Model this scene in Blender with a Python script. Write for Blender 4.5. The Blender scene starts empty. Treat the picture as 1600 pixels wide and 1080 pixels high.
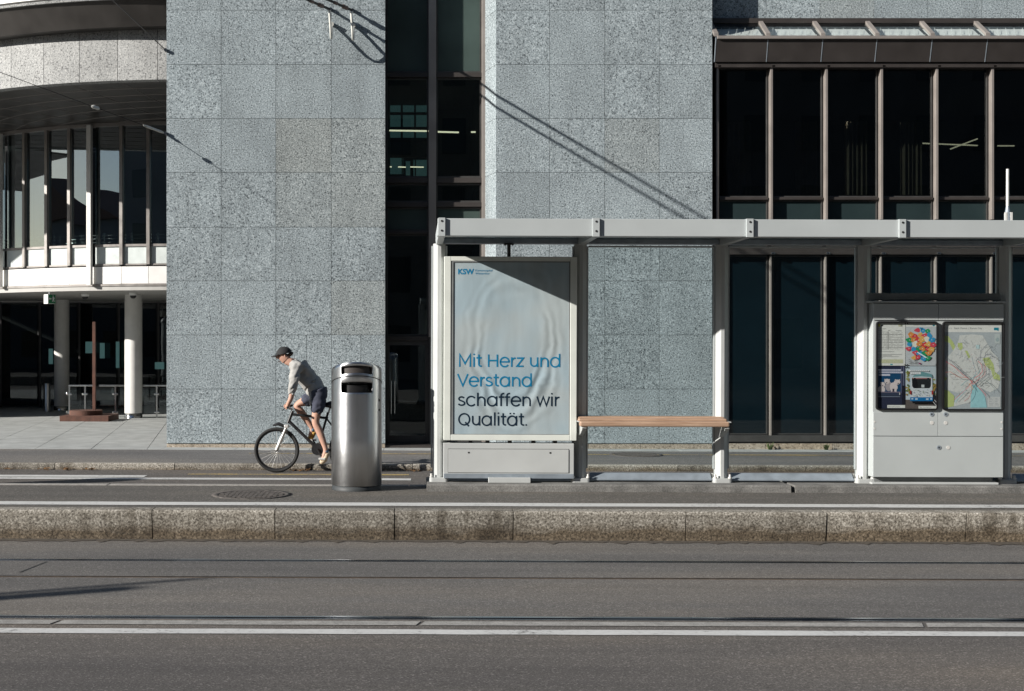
import bpy, bmesh, math, random
from mathutils import Vector, Matrix

R = math.radians
rnd = random.Random(7)
SC = bpy.context.scene
COL = SC.collection

# ------------------------------------------------------------------ camera, sky, sun, exposure
CAMZ = 1.40
cam_d = bpy.data.cameras.new("camera")
cam_d.sensor_width = 36.0
cam_d.lens = 45.0
cam_d.shift_x = 0.1
cam_d.clip_start = 0.1
cam_d.clip_end = 2000.0
cam = bpy.data.objects.new("camera", cam_d)
COL.objects.link(cam)
cam.location = (0, 0, CAMZ)
cam.rotation_euler = (R(90), 0, 0)
SC.camera = cam

LIGHT = Vector((2.16, 1.0, -0.96))            # the way sunlight travels
EL = math.atan2(0.96, math.hypot(2.16, 1.0))
AZ = math.atan2(-2.16, -1.0)                   # from +Y towards +X
world = bpy.data.worlds.new("World")
SC.world = world
world.use_nodes = True
wn = world.node_tree.nodes
wl = world.node_tree.links
sky = wn.new("ShaderNodeTexSky")
sky.sky_type = 'NISHITA'
sky.sun_disc = False
sky.sun_elevation = EL
sky.sun_rotation = AZ % (2 * math.pi)
sky.altitude = 400
sky.air_density = 1.0
sky.dust_density = 0.6
sky.ozone_density = 1.5
wl.new(sky.outputs[0], wn["Background"].inputs[0])
wn["Background"].inputs[1].default_value = 0.05
sun_d = bpy.data.lights.new("sun", 'SUN')
sun_d.energy = 5.0
sun_d.angle = R(0.5)
sun_d.color = (1.0, 0.955, 0.89)
sun = bpy.data.objects.new("sun", sun_d)
COL.objects.link(sun)
sun.location = (-30, -15, 20)
sun.rotation_euler = LIGHT.to_track_quat('-Z', 'Y').to_euler()
SC.view_settings.view_transform = 'Standard'
SC.view_settings.look = 'None'
SC.view_settings.exposure = 0.62
SC.view_settings.gamma = 1.0
SC.view_settings.use_curve_mapping = False
SC.cycles.max_bounces = 8
SC.cycles.transparent_max_bounces = 16
SC.cycles.caustics_reflective = False
SC.cycles.caustics_refractive = False
SC.cycles.sample_clamp_indirect = 4.0

# ------------------------------------------------------------------ measuring helpers (photo pixels at a known distance)
def PX(px, D): return (px - 640.0) * D / 2000.0
def PZ(py, D): return CAMZ - (py - 540.0) * D / 2000.0
def GD(py, z): return 2000.0 * (CAMZ - z) / (py - 540.0)      # distance of a ground point

# ------------------------------------------------------------------ materials
MATS = {}
def newmat(name):
    m = bpy.data.materials.new(name)
    m.use_nodes = True
    MATS[name] = m
    return m, m.node_tree.nodes, m.node_tree.links, m.node_tree.nodes["Principled BSDF"]

def ramp(n, stops, interp='LINEAR'):
    r = n.new("ShaderNodeValToRGB")
    r.color_ramp.interpolation = interp
    els = r.color_ramp.elements
    while len(els) < len(stops): els.new(0.5)
    for e, (p, c) in zip(els, stops):
        e.position = p
        e.color = (c[0], c[1], c[2], 1) if not isinstance(c, (int, float)) else (c, c, c, 1)
    return r

def noise(n, l, scale, detail=3, rough=0.5, vec=None, stretch=None):
    t = n.new("ShaderNodeTexNoise")
    t.inputs["Scale"].default_value = scale
    t.inputs["Detail"].default_value = detail
    t.inputs["Roughness"].default_value = rough
    if vec is None:
        g = n.new("ShaderNodeNewGeometry"); vec = g.outputs["Position"]
    if stretch:
        mp = n.new("ShaderNodeMapping"); mp.inputs["Scale"].default_value = stretch
        l.new(vec, mp.inputs[0]); vec = mp.outputs[0]
    l.new(vec, t.inputs["Vector"])
    return t

def mixc(n, l, a, b, fac, mode='MIX'):
    m = n.new("ShaderNodeMix"); m.data_type = 'RGBA'; m.blend_type = mode
    for sock, val in ((m.inputs[0], fac), (m.inputs[6], a), (m.inputs[7], b)):
        if hasattr(val, 'links'): l.new(val, sock)
        elif isinstance(val, (int, float)): sock.default_value = val
        else: sock.default_value = (val[0], val[1], val[2], 1)
    return m.outputs[2]

def bump(n, l, height, strength, dist, b):
    bp = n.new("ShaderNodeBump")
    bp.inputs["Strength"].default_value = strength
    bp.inputs["Distance"].default_value = dist
    l.new(height, bp.inputs["Height"])
    l.new(bp.outputs[0], b.inputs["Normal"])

def simple(name, col, rough=0.5, metal=0.0, var=0.12, scale=6.0, bmp=0.0, fine=0.0, spec=0.5):
    m, n, l, b = newmat(name)
    t = noise(n, l, scale, 4)
    rp = ramp(n, [(0.3, [c * (1 - var) for c in col]), (0.7, [min(1, c * (1 + var)) for c in col])])
    l.new(t.outputs["Fac"], rp.inputs[0])
    out = rp.outputs[0]
    if fine:
        t2 = noise(n, l, 90, 2)
        r2 = ramp(n, [(0.35, 1 - fine), (0.65, 1.0)])
        l.new(t2.outputs["Fac"], r2.inputs[0])
        out = mixc(n, l, out, r2.outputs[0], 1.0, 'MULTIPLY')
    l.new(out, b.inputs["Base Color"])
    rr = ramp(n, [(0.3, max(0, rough - .06)), (0.7, min(1, rough + .08))])
    l.new(t.outputs["Fac"], rr.inputs[0]); l.new(rr.outputs[0], b.inputs["Roughness"])
    b.inputs["Metallic"].default_value = metal
    b.inputs["Specular IOR Level"].default_value = spec
    if bmp: bump(n, l, t.outputs["Fac"], bmp, 0.01, b)
    return m

def glass(name, tint, refl, rough=0.0, glow=None):
    m, n, l, b = newmat(name)
    n.remove(b)
    out = n["Material Output"]
    tr = n.new("ShaderNodeBsdfTransparent"); tr.inputs[0].default_value = (*tint, 1)
    gl = n.new("ShaderNodeBsdfGlossy"); gl.inputs[0].default_value = (.9, .97, 1, 1); gl.inputs["Roughness"].default_value = rough
    fr = n.new("ShaderNodeLayerWeight"); fr.inputs["Blend"].default_value = 0.5
    pw = n.new("ShaderNodeMath"); pw.operation = 'POWER'; pw.inputs[1].default_value = 4.5
    l.new(fr.outputs["Facing"], pw.inputs[0])
    ad = n.new("ShaderNodeMath"); ad.operation = 'ADD'; ad.use_clamp = True
    ad.inputs[1].default_value = refl + 0.035
    l.new(pw.outputs[0], ad.inputs[0])
    t = noise(n, l, 0.9, 2)
    bp = n.new("ShaderNodeBump"); bp.inputs["Strength"].default_value = 0.05; bp.inputs["Distance"].default_value = 0.02
    l.new(t.outputs["Fac"], bp.inputs["Height"]); l.new(bp.outputs[0], gl.inputs["Normal"])
    mx = n.new("ShaderNodeMixShader")
    l.new(ad.outputs[0], mx.inputs[0]); l.new(tr.outputs[0], mx.inputs[1]); l.new(gl.outputs[0], mx.inputs[2])
    l.new(mx.outputs[0], out.inputs[0])
    return m

def emit(name, col, strength):
    m, n, l, b = newmat(name)
    b.inputs["Base Color"].default_value = (*col, 1)
    b.inputs["Emission Color"].default_value = (*col, 1)
    b.inputs["Emission Strength"].default_value = strength
    return m

def granite(name, dark, mid, light, scale=50.0, rust=0.7):
    m, n, l, b = newmat(name)
    at = n.new("ShaderNodeAttribute"); at.attribute_name = "tone"
    g = n.new("ShaderNodeNewGeometry")
    va = n.new("ShaderNodeVectorMath"); va.operation = 'MULTIPLY_ADD'
    l.new(at.outputs["Color"], va.inputs[0]); va.inputs[1].default_value = (37, 37, 37); l.new(g.outputs["Position"], va.inputs[2])
    t1 = noise(n, l, scale, 3, 0.65, va.outputs[0])
    t2 = noise(n, l, scale * 2.6, 2, 0.6, va.outputs[0])
    t3 = noise(n, l, 1.3, 4, 0.6, va.outputs[0])
    r1 = ramp(n, [(0.37, dark), (0.445, mid), (0.55, mid), (0.64, light)])
    l.new(t1.outputs["Fac"], r1.inputs[0])
    r2 = ramp(n, [(0.33, 0.45), (0.48, 1.0), (0.7, 1.18)])
    l.new(t2.outputs["Fac"], r2.inputs[0])
    c = mixc(n, l, r1.outputs[0], r2.outputs[0], 1.0, 'MULTIPLY')
    r3 = ramp(n, [(0.3, 0.86), (0.7, 1.1)]); l.new(t3.outputs["Fac"], r3.inputs[0])
    c = mixc(n, l, c, r3.outputs[0], 1.0, 'MULTIPLY')
    t4 = noise(n, l, 2.4, 5, 0.65, stretch=(1.6, 1, 0.22))
    r4 = ramp(n, [(0.28, 0.84), (0.5, 1.0), (0.72, 1.08)]); l.new(t4.outputs["Fac"], r4.inputs[0])
    c = mixc(n, l, c, r4.outputs[0], 0.8, 'MULTIPLY')
    # tone of each slab: red = brightness, green = how brown
    sp = n.new("ShaderNodeSeparateColor"); l.new(at.outputs["Color"], sp.inputs[0])
    rb = ramp(n, [(0.0, 0.93), (1.0, 1.07)]); l.new(sp.outputs[0], rb.inputs[0])
    c = mixc(n, l, c, rb.outputs[0], 1.0, 'MULTIPLY')
    rg = ramp(n, [(0.8, 0.0), (1.0, rust)]); l.new(sp.outputs[1], rg.inputs[0])
    br = mixc(n, l, c, (1.0, 0.93, 0.85), 1.0, 'MULTIPLY')
    c = mixc(n, l, c, br, rg.outputs[0])
    l.new(c, b.inputs["Base Color"])
    b.inputs["Roughness"].default_value = 0.7
    b.inputs["Specular IOR Level"].default_value = 0.35
    bump(n, l, t1.outputs["Fac"], 0.25, 0.006, b)
    return m

def asphalt(name, col, scale=60.0, stripes=0.5):
    m, n, l, b = newmat(name)
    t1 = noise(n, l, scale, 3, 0.7)
    t2 = noise(n, l, 0.55, 5, 0.6, stretch=(0.35, 1.6, 1))
    t3 = noise(n, l, 2.2, 3, 0.5, stretch=(0.06, 3.0, 1))
    vo = n.new("ShaderNodeTexVoronoi"); vo.inputs["Scale"].default_value = scale * 0.9
    g = n.new("ShaderNodeNewGeometry"); l.new(g.outputs["Position"], vo.inputs["Vector"])
    r1 = ramp(n, [(0.32, [c * 0.55 for c in col]), (0.5, col), (0.68, [c * 1.55 for c in col])])
    l.new(t1.outputs["Fac"], r1.inputs[0])
    sp = n.new("ShaderNodeSeparateColor"); l.new(vo.outputs["Color"], sp.inputs[0])
    rs = ramp(n, [(0.0, 0.62), (0.12, 0.9), (0.85, 1.0), (0.96, 1.7)]); l.new(sp.outputs[0], rs.inputs[0])
    c = mixc(n, l, r1.outputs[0], rs.outputs[0], 1.0, 'MULTIPLY')
    r2 = ramp(n, [(0.3, (0.76, 0.77, 0.80)), (0.5, (1, 1, 1)), (0.7, (1.26, 1.20, 1.12))]); l.new(t2.outputs["Fac"], r2.inputs[0])
    c = mixc(n, l, c, r2.outputs[0], 1.0, 'MULTIPLY')
    r3 = ramp(n, [(0.35, 0.86), (0.65, 1.1)]); l.new(t3.outputs["Fac"], r3.inputs[0])
    c = mixc(n, l, c, r3.outputs[0], stripes, 'MULTIPLY')
    l.new(c, b.inputs["Base Color"])
    b.inputs["Roughness"].default_value = 0.85
    b.inputs["Specular IOR Level"].default_value = 0.25
    bump(n, l, t1.outputs["Fac"], 0.35, 0.006, b)
    return m

def kerbmat(name, zlow, zhigh):
    m, n, l, b = newmat(name)
    at = n.new("ShaderNodeAttribute"); at.attribute_name = "tone"
    t1 = noise(n, l, 58, 3, 0.7)
    r1 = ramp(n, [(0.36, (.08, .07, .058)), (0.47, (.24, .22, .185)), (0.56, (.33, .305, .265)), (0.66, (.58, .55, .49))])
    l.new(t1.outputs["Fac"], r1.inputs[0])
    # dirt that crept up from the gutter, and drip streaks from the top edge
    g = n.new("ShaderNodeNewGeometry"); sx = n.new("ShaderNodeSeparateXYZ"); l.new(g.outputs["Position"], sx.inputs[0])
    mr = n.new("ShaderNodeMapRange"); mr.inputs[1].default_value = zlow; mr.inputs[2].default_value = zhigh
    l.new(sx.outputs[2], mr.inputs[0])
    t2 = noise(n, l, 3.0, 4, 0.6, stretch=(1, 1, 4))
    ad = n.new("ShaderNodeMath"); ad.operation = 'ADD'; l.new(mr.outputs[0], ad.inputs[0])
    ms = n.new("ShaderNodeMath"); ms.operation = 'MULTIPLY_ADD'; l.new(t2.outputs["Fac"], ms.inputs[0]); ms.inputs[1].default_value = .7; ms.inputs[2].default_value = -.35
    l.new(ms.outputs[0], ad.inputs[1])
    rd = ramp(n, [(0.30, (.46, .39, .31)), (0.68, (1, 1, 1))]); l.new(ad.outputs[0], rd.inputs[0])
    c = mixc(n, l, r1.outputs[0], rd.outputs[0], 1.0, 'MULTIPLY')
    t3 = noise(n, l, 5.0, 4, 0.65, stretch=(1.6, 1, 0.35))
    r3 = ramp(n, [(0.40, (.38, .35, .31)), (0.54, (1, 1, 1))]); l.new(t3.outputs["Fac"], r3.inputs[0])
    t4 = noise(n, l, 0.7, 2)
    r4 = ramp(n, [(0.42, 0.1), (0.6, 0.75)]); l.new(t4.outputs["Fac"], r4.inputs[0])
    c = mixc(n, l, c, r3.outputs[0], r4.outputs[0], 'MULTIPLY')
    sp = n.new("ShaderNodeSeparateColor"); l.new(at.outputs["Color"], sp.inputs[0])
    rb = ramp(n, [(0.0, 0.8), (1.0, 1.2)]); l.new(sp.outputs[0], rb.inputs[0])
    c = mixc(n, l, c, rb.outputs[0], 1.0, 'MULTIPLY')
    l.new(c, b.inputs["Base Color"]); b.inputs["Roughness"].default_value = 0.85
    bump(n, l, t1.outputs["Fac"], 0.5, 0.008, b)
    return m

def paint(name, col, wear=0.35, scale=30):
    m, n, l, b = newmat(name)
    t = noise(n, l, scale, 4, 0.7); t2 = noise(n, l, 2.0, 4, 0.6)
    ad = n.new("ShaderNodeMath"); ad.operation = 'MULTIPLY_ADD'
    l.new(t.outputs["Fac"], ad.inputs[0]); ad.inputs[1].default_value = .6
    m2 = n.new("ShaderNodeMath"); m2.operation = 'MULTIPLY'; l.new(t2.outputs["Fac"], m2.inputs[0]); m2.inputs[1].default_value = .4
    l.new(m2.outputs[0], ad.inputs[2])
    r = ramp(n, [(wear - .06, (.13, .125, .12)), (wear + .05, [c * .85 for c in col]), (wear + .25, col)])
    l.new(ad.outputs[0], r.inputs[0]); l.new(r.outputs[0], b.inputs["Base Color"])
    b.inputs["Roughness"].default_value = 0.75
    return m

def steel(name, col=(.62, .63, .64), rough=.3):
    m, n, l, b = newmat(name)
    t = noise(n, l, 8, 5, 0.7, stretch=(1, 1, .12)); t2 = noise(n, l, 9, 5, .6)
    r = ramp(n, [(0.3, rough - .03), (0.7, rough + .05)]); l.new(t2.outputs["Fac"], r.inputs[0]); l.new(r.outputs[0], b.inputs["Roughness"])
    rc = ramp(n, [(0.25, [c * .72 for c in col]), (0.6, col)]); l.new(t.outputs["Fac"], rc.inputs[0])
    l.new(rc.outputs[0], b.inputs["Base Color"])
    b.inputs["Metallic"].default_value = 1.0
    b.inputs["Anisotropic"].default_value = 0.75; b.inputs["Anisotropic Rotation"].default_value = 0.25
    tg = n.new("ShaderNodeTangent"); tg.direction_type = 'RADIAL'; tg.axis = 'Z'; l.new(tg.outputs[0], b.inputs["Tangent"])
    bump(n, l, t2.outputs["Fac"], 0.008, 0.01, b)
    return m

granite("granite_grey", (.045, .056, .063), (.275, .32, .34), (.50, .56, .585), 46)
granite("granite_pale", (.12, .12, .12), (.36, .365, .36), (.50, .50, .485), 34)
granite("granite_tan", (.16, .13, .10), (.34, .29, .23), (.45, .40, .34), 30)
simple("joint_dark", (.045, .045, .045), .9)
asphalt("asphalt_street", (.125, .115, .106), 120)
asphalt("asphalt_track", (.138, .131, .123), 130)
asphalt("asphalt_platform", (.118, .11, .099), 90, .3)
asphalt("asphalt_lane", (.112, .103, .095), 70, .3)
asphalt("asphalt_pavement", (.155, .15, .145), 90, .3)
kerbmat("kerb_granite", -0.26, -0.04)
kerbmat("kerb_far", -0.42, -0.27)
simple("kerb_top", (.36, .34, .31), .85, var=.25, scale=25, fine=.35)
simple("concrete", (.19, .185, .175), .9, var=.35, scale=5, fine=.4, bmp=.3)
simple("concrete_strip", (.34, .33, .31), .9, var=.2, scale=12, fine=.35)
paint("white_paint", (.60, .60, .585), .40)
paint("yellow_paint", (.50, .36, .12), .50)
simple("paving_stone", (.41, .425, .415), .8, var=.16, scale=3, fine=.15)
simple("rail_steel", (.34, .37, .40), .24, 1.0, var=.08, scale=2)
simple("rail_flank", (.055, .05, .047), .8, var=.3, scale=20)
simple("rust_joint", (.085, .06, .042), .9, var=.35, scale=18)
simple("gutter_dirt", (.085, .070, .054), .95, var=.4, scale=30, fine=.4)
simple("cast_iron", (.085, .075, .068), .8, .0, var=.6, scale=38)
simple("bronze_light", (.33, .295, .27), .42, .35, var=.08, scale=3)
simple("bronze_dark", (.05, .043, .04), .5, .2, var=.12, scale=3)
simple("frame_grey", (.27, .25, .235), .42, .3)
simple("window_dark", (.07, .068, .066), .45, .3)
simple("spandrel", (.022, .036, .038), .18, 0, var=.1, scale=2)
simple("green_panel", (.06, .085, .078), .12, 0, var=.25, scale=.8)
simple("blue_pane", (.0035, .0095, .0135), .08, 0, var=.25, scale=.9)
simple("interior_dark", (.04, .042, .042), .9)
simple("interior_strip", (.05, .058, .058), .9)
simple("interior_mid", (.09, .09, .088), .9)
simple("curtain", (.65, .52, .38), .9, var=.2, scale=8)
glass("glass_dark", (.34, .37, .37), .035)
glass("glass_strip", (.60, .66, .66), .035)
glass("glass_blue", (.22, .28, .33), .05)
glass("glass_mirror", (.45, .5, .5), .24)
glass("glass_clear", (.90, .93, .93), .0)
glass("glass_roof", (.88, .93, .93), .10, .08)
simple("soffit_dark", (.065, .06, .056), .4, .35, var=.2, scale=2)
simple("soffit_light", (.42, .41, .39), .6, var=.06)
simple("white_panel", (.78, .77, .75), .45, var=.04)
simple("white_column", (.74, .73, .70), .55, var=.05)
simple("frosted_panel", (.62, .67, .66), .3, var=.06)
simple("shelter_grey", (.43, .46, .465), .38, .0, var=.045, scale=2.2)
simple("shelter_white", (.46, .475, .47), .38, .0, var=.05, scale=3)
simple("shelter_dark", (.20, .21, .21), .45, 0)
simple("galvanised", (.30, .345, .39), .38, .3, var=.14, scale=9)
simple("frame_white", (.66, .685, .64), .4, 0, var=.04)
simple("black_plastic", (.012, .012, .013), .35)
simple("bolt_dark", (.06, .06, .06), .45, .6)
simple("bolt_white", (.66, .65, .62), .4, .1)
simple("kiosk_grey", (.42, .45, .45), .4, 0, var=.035, scale=3)
steel("brushed_steel", (.72, .73, .74), .34)
steel("polished_steel", (.7, .7, .69), .2)
simple("bin_base", (.035, .04, .043), .6, .0)
simple("corten", (.12, .056, .04), .85, var=.3, scale=9, fine=.25)
simple("sign_green", (.01, .17, .06), .4)
simple("sign_white", (.8, .8, .78), .4)
emit("lamp_warm", (1.0, .9, .62), 1.1)
emit("far_glow", (.16, .34, .34), .12)  # dim teal emission put into the colour, not a lamp
simple("rubber", (.018, .018, .018), .8)
simple("bike_black", (.02, .02, .022), .35)
simple("bike_silver", (.72, .71, .68), .35, .3)
simple("skin", (.50, .29, .215), .6, var=.08, scale=12)
simple("jacket", (.36, .355, .34), .85, var=.14, scale=10, bmp=.6)
simple("shorts", (.045, .05, .075), .85, var=.15)
simple("cap_black", (.016, .016, .017), .8)
simple("hair_brown", (.06, .04, .028), .85)
simple("shoe_tan", (.52, .42, .30), .8)
simple("shoe_ochre", (.42, .25, .06), .8)
simple("sock_blue", (.12, .22, .32), .85)
simple("wire_black", (.02, .02, .02), .6)
simple("insulator_white", (.62, .62, .58), .35)
simple("insulator_brown", (.10, .055, .045), .45)
simple("leaf_brown", (.20, .10, .035), .85, var=.4, scale=30)
simple("leaf_green", (.07, .10, .025), .8, var=.3, scale=30)
simple("far_facade", (.20, .18, .155), .9, var=.15, scale=.6)
simple("far_facade_dark", (.15, .155, .16), .9, var=.15, scale=.6)
simple("far_glass", (.03, .035, .04), .1)
simple("tile_roof", (.14, .08, .06), .9)
simple("ground_far", (.12, .115, .11), .9)

# varnished wood slats
m, n, l, b = newmat("bench_wood")
t = noise(n, l, 5, 5, .65, stretch=(.7, 14, 14))
rp = ramp(n, [(.3, (.27, .165, .105)), (.55, (.42, .28, .195)), (.75, (.52, .38, .28))]); l.new(t.outputs["Fac"], rp.inputs[0])
l.new(rp.outputs[0], b.inputs["Base Color"]); b.inputs["Roughness"].default_value = .55
bump(n, l, t.outputs["Fac"], .2, .003, b)

# opal roof sheet: half diffuse, half letting light through
m, n, l, b = newmat("roof_sheet")
t = noise(n, l, 4, 4); rp = ramp(n, [(.3, (.40, .45, .46)), (.7, (.50, .55, .56))]); l.new(t.outputs["Fac"], rp.inputs[0])
df = n.new("ShaderNodeBsdfDiffuse"); tl = n.new("ShaderNodeBsdfTranslucent"); mx = n.new("ShaderNodeMixShader"); mx.inputs[0].default_value = .03
l.new(rp.outputs[0], df.inputs[0]); l.new(rp.outputs[0], tl.inputs[0]); l.new(df.outputs[0], mx.inputs[1]); l.new(tl.outputs[0], mx.inputs[2])
l.new(mx.outputs[0], n["Material Output"].inputs[0]); n.remove(b)

# printed matter: colour stored on the faces
m, n, l, b = newmat("print")
at = n.new("ShaderNodeAttribute"); at.attribute_name = "ink"
t = noise(n, l, 40, 2); rp = ramp(n, [(.3, .94), (.7, 1.03)]); l.new(t.outputs["Fac"], rp.inputs[0])
c = mixc(n, l, at.outputs["Color"], rp.outputs[0], 1.0, 'MULTIPLY')
l.new(c, b.inputs["Base Color"]); b.inputs["Roughness"].default_value = .35; b.inputs["Specular IOR Level"].default_value = .3

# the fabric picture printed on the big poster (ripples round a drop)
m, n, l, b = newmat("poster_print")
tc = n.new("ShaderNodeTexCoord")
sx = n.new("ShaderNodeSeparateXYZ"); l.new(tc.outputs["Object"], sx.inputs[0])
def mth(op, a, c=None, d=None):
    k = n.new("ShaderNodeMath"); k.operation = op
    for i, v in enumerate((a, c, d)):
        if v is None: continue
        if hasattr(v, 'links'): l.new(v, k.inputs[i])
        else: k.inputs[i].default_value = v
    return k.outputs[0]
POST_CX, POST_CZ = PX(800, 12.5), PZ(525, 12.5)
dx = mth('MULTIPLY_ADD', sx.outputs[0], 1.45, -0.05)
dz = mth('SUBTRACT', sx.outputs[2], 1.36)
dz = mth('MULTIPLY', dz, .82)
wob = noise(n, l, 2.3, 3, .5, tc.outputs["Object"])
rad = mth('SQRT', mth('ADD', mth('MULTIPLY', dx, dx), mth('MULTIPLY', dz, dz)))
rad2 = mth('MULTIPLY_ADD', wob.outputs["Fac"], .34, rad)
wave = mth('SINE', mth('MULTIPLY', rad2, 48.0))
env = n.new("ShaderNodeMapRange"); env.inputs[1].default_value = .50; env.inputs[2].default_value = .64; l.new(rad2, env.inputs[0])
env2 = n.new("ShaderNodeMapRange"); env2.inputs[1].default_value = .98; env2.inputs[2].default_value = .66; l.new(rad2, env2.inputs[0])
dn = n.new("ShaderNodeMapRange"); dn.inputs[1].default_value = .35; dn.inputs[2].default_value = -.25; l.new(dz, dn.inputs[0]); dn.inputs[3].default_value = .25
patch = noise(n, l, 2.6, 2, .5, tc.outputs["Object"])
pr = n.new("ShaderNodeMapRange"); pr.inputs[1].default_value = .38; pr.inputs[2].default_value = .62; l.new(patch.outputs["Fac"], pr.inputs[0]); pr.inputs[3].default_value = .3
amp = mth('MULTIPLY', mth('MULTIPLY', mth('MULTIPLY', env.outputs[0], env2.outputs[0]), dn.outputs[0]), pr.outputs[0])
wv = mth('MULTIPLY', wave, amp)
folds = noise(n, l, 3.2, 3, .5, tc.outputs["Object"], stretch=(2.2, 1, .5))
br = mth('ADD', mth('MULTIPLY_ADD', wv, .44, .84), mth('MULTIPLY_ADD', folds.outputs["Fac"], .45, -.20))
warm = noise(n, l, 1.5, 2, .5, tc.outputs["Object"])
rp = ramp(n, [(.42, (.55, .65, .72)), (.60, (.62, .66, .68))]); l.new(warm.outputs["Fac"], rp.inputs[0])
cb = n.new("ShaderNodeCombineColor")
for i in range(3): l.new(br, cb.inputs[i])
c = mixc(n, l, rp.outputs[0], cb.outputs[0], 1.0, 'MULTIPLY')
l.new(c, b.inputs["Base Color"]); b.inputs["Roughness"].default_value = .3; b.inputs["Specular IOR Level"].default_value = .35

# ------------------------------------------------------------------ mesh building
ORG = {}
class MB:
    def __init__(s): s.v = []; s.f = []; s.mi = []; s.sm = []; s.col = []
    def add(s, vs, fs, mi=0, smooth=False, col=None):
        o = len(s.v); s.v += [tuple(v) for v in vs]
        for f in fs:
            s.f.append([i + o for i in f]); s.mi.append(mi); s.sm.append(smooth); s.col.append(col)
        return s
    def box(s, x0, x1, y0, y1, z0, z1, bev=0.0, mi=0, col=None):
        if x0 > x1: x0, x1 = x1, x0
        if y0 > y1: y0, y1 = y1, y0
        if z0 > z1: z0, z1 = z1, z0
        bev = min(bev, (x1 - x0) * .45, (y1 - y0) * .45, (z1 - z0) * .45)
        if bev <= 0:
            vs = [(x, y, z) for x in (x0, x1) for y in (y0, y1) for z in (z0, z1)]
            fs = [(0, 1, 3, 2), (4, 6, 7, 5), (0, 4, 5, 1), (2, 3, 7, 6), (0, 2, 6, 4), (1, 5, 7, 3)]
            return s.add(vs, fs, mi, col=col)
        bm = bmesh.new(); bmesh.ops.create_cube(bm, size=1)
        for v in bm.verts:
            v.co = ((x0 + x1) / 2 + v.co.x * (x1 - x0), (y0 + y1) / 2 + v.co.y * (y1 - y0), (z0 + z1) / 2 + v.co.z * (z1 - z0))
        bmesh.ops.bevel(bm, geom=bm.edges[:], offset=bev, segments=2, profile=.5, affect='EDGES')
        bm.verts.index_update()
        s.add([v.co for v in bm.verts], [[v.index for v in f.verts] for f in bm.faces], mi, col=col)
        bm.free(); return s
    def ext(s, poly, vec, mi=0, col=None):
        k = len(poly); vec = Vector(vec); poly = [Vector(p) for p in poly]
        vs = poly + [p + vec for p in poly]
        nrm = Vector((0, 0, 0))
        for i in range(k): nrm += poly[i].cross(poly[(i + 1) % k])
        fs = [list(range(k))[::-1], list(range(k, 2 * k))] + [(i, (i + 1) % k, k + (i + 1) % k, k + i) for i in range(k)]
        if nrm.dot(vec) < 0: fs = [f[::-1] for f in fs]
        return s.add(vs, fs, mi, col=col)
    def tube(s, pts, r, n=8, mi=0, smooth=True, cap=True):
        pts = [Vector(p) for p in pts]; k = len(pts)
        rs = r if isinstance(r, (list, tuple)) else [r] * k
        vs = []; fs = []; up = Vector((0, 0, 1)); prev = None
        for i, p in enumerate(pts):
            d = (pts[min(i + 1, k - 1)] - pts[max(i - 1, 0)])
            d = d.normalized() if d.length > 1e-9 else Vector((0, 0, 1))
            if prev is None:
                a = d.cross(up if abs(d.z) < .95 else Vector((1, 0, 0))).normalized()
            else:
                a = (prev - d * prev.dot(d)); a = a.normalized() if a.length > 1e-6 else d.cross(up).normalized()
            prev = a; bb = d.cross(a)
            for j in range(n):
                t = 2 * math.pi * j / n
                vs.append(p + (a * math.cos(t) + bb * math.sin(t)) * rs[i])
        for i in range(k - 1):
            for j in range(n):
                q = (j + 1) % n
                fs.append((i * n + j, i * n + q, (i + 1) * n + q, (i + 1) * n + j))
        s.add(vs, fs, mi, smooth)
        if cap: s.add(vs[:n], [list(range(n))[::-1]], mi); s.add(vs[-n:], [list(range(n))], mi)
        return s
    def lathe(s, prof, cx, cy, n=32, mi=0, smooth=True, a0=0.0):
        vs = []; fs = []
        for r_, z in prof:
            for j in range(n):
                t = a0 + 2 * math.pi * j / n
                vs.append((cx + r_ * math.cos(t), cy + r_ * math.sin(t), z))
        for i in range(len(prof) - 1):
            for j in range(n):
                q = (j + 1) % n
                fs.append((i * n + j, i * n + q, (i + 1) * n + q, (i + 1) * n + j))
        return s.add(vs, fs, mi, smooth)
    def disc(s, c, nrm, r, n=16, mi=0, thick=0.0, col=None):
        c = Vector(c); nrm = Vector(nrm).normalized()
        a = nrm.cross(Vector((0, 0, 1)) if abs(nrm.z) < .9 else Vector((1, 0, 0))).normalized(); b_ = nrm.cross(a)
        pl = [c + (a * math.cos(2 * math.pi * i / n) + b_ * math.sin(2 * math.pi * i / n)) * r for i in range(n)]
        if thick: return s.ext(pl, nrm * thick, mi, col)
        return s.add(pl, [list(range(n))], mi, col=col)
    def build(s, name, mats, parent=None, loc=None, tone=False, bevel=0.0):
        me = bpy.data.meshes.new(name)
        if parent is not None: o0 = ORG[parent.name]
        elif loc is not None: o0 = Vector(loc)
        else: o0 = Vector((0, 0, 0))
        me.from_pydata([tuple(Vector(v) - o0) for v in s.v], [], s.f)
        for mt in (mats if isinstance(mats, (list, tuple)) else [mats]): me.materials.append(MATS[mt])
        me.polygons.foreach_set("material_index", s.mi)
        me.polygons.foreach_set("use_smooth", s.sm)
        if any(c is not None for c in s.col):
            att = me.color_attributes.new("tone" if tone else "ink", 'FLOAT_COLOR', 'CORNER')
            for p, c in zip(me.polygons, s.col):
                c = c or (0.5, 0.5, 0.5)
                for li in p.loop_indices: att.data[li].color = (c[0], c[1], c[2], 1)
        me.update()
        ob = bpy.data.objects.new(name, me); COL.objects.link(ob)
        ORG[ob.name] = o0
        if parent is not None: ob.parent = parent
        else: ob.location = o0
        return ob

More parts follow.
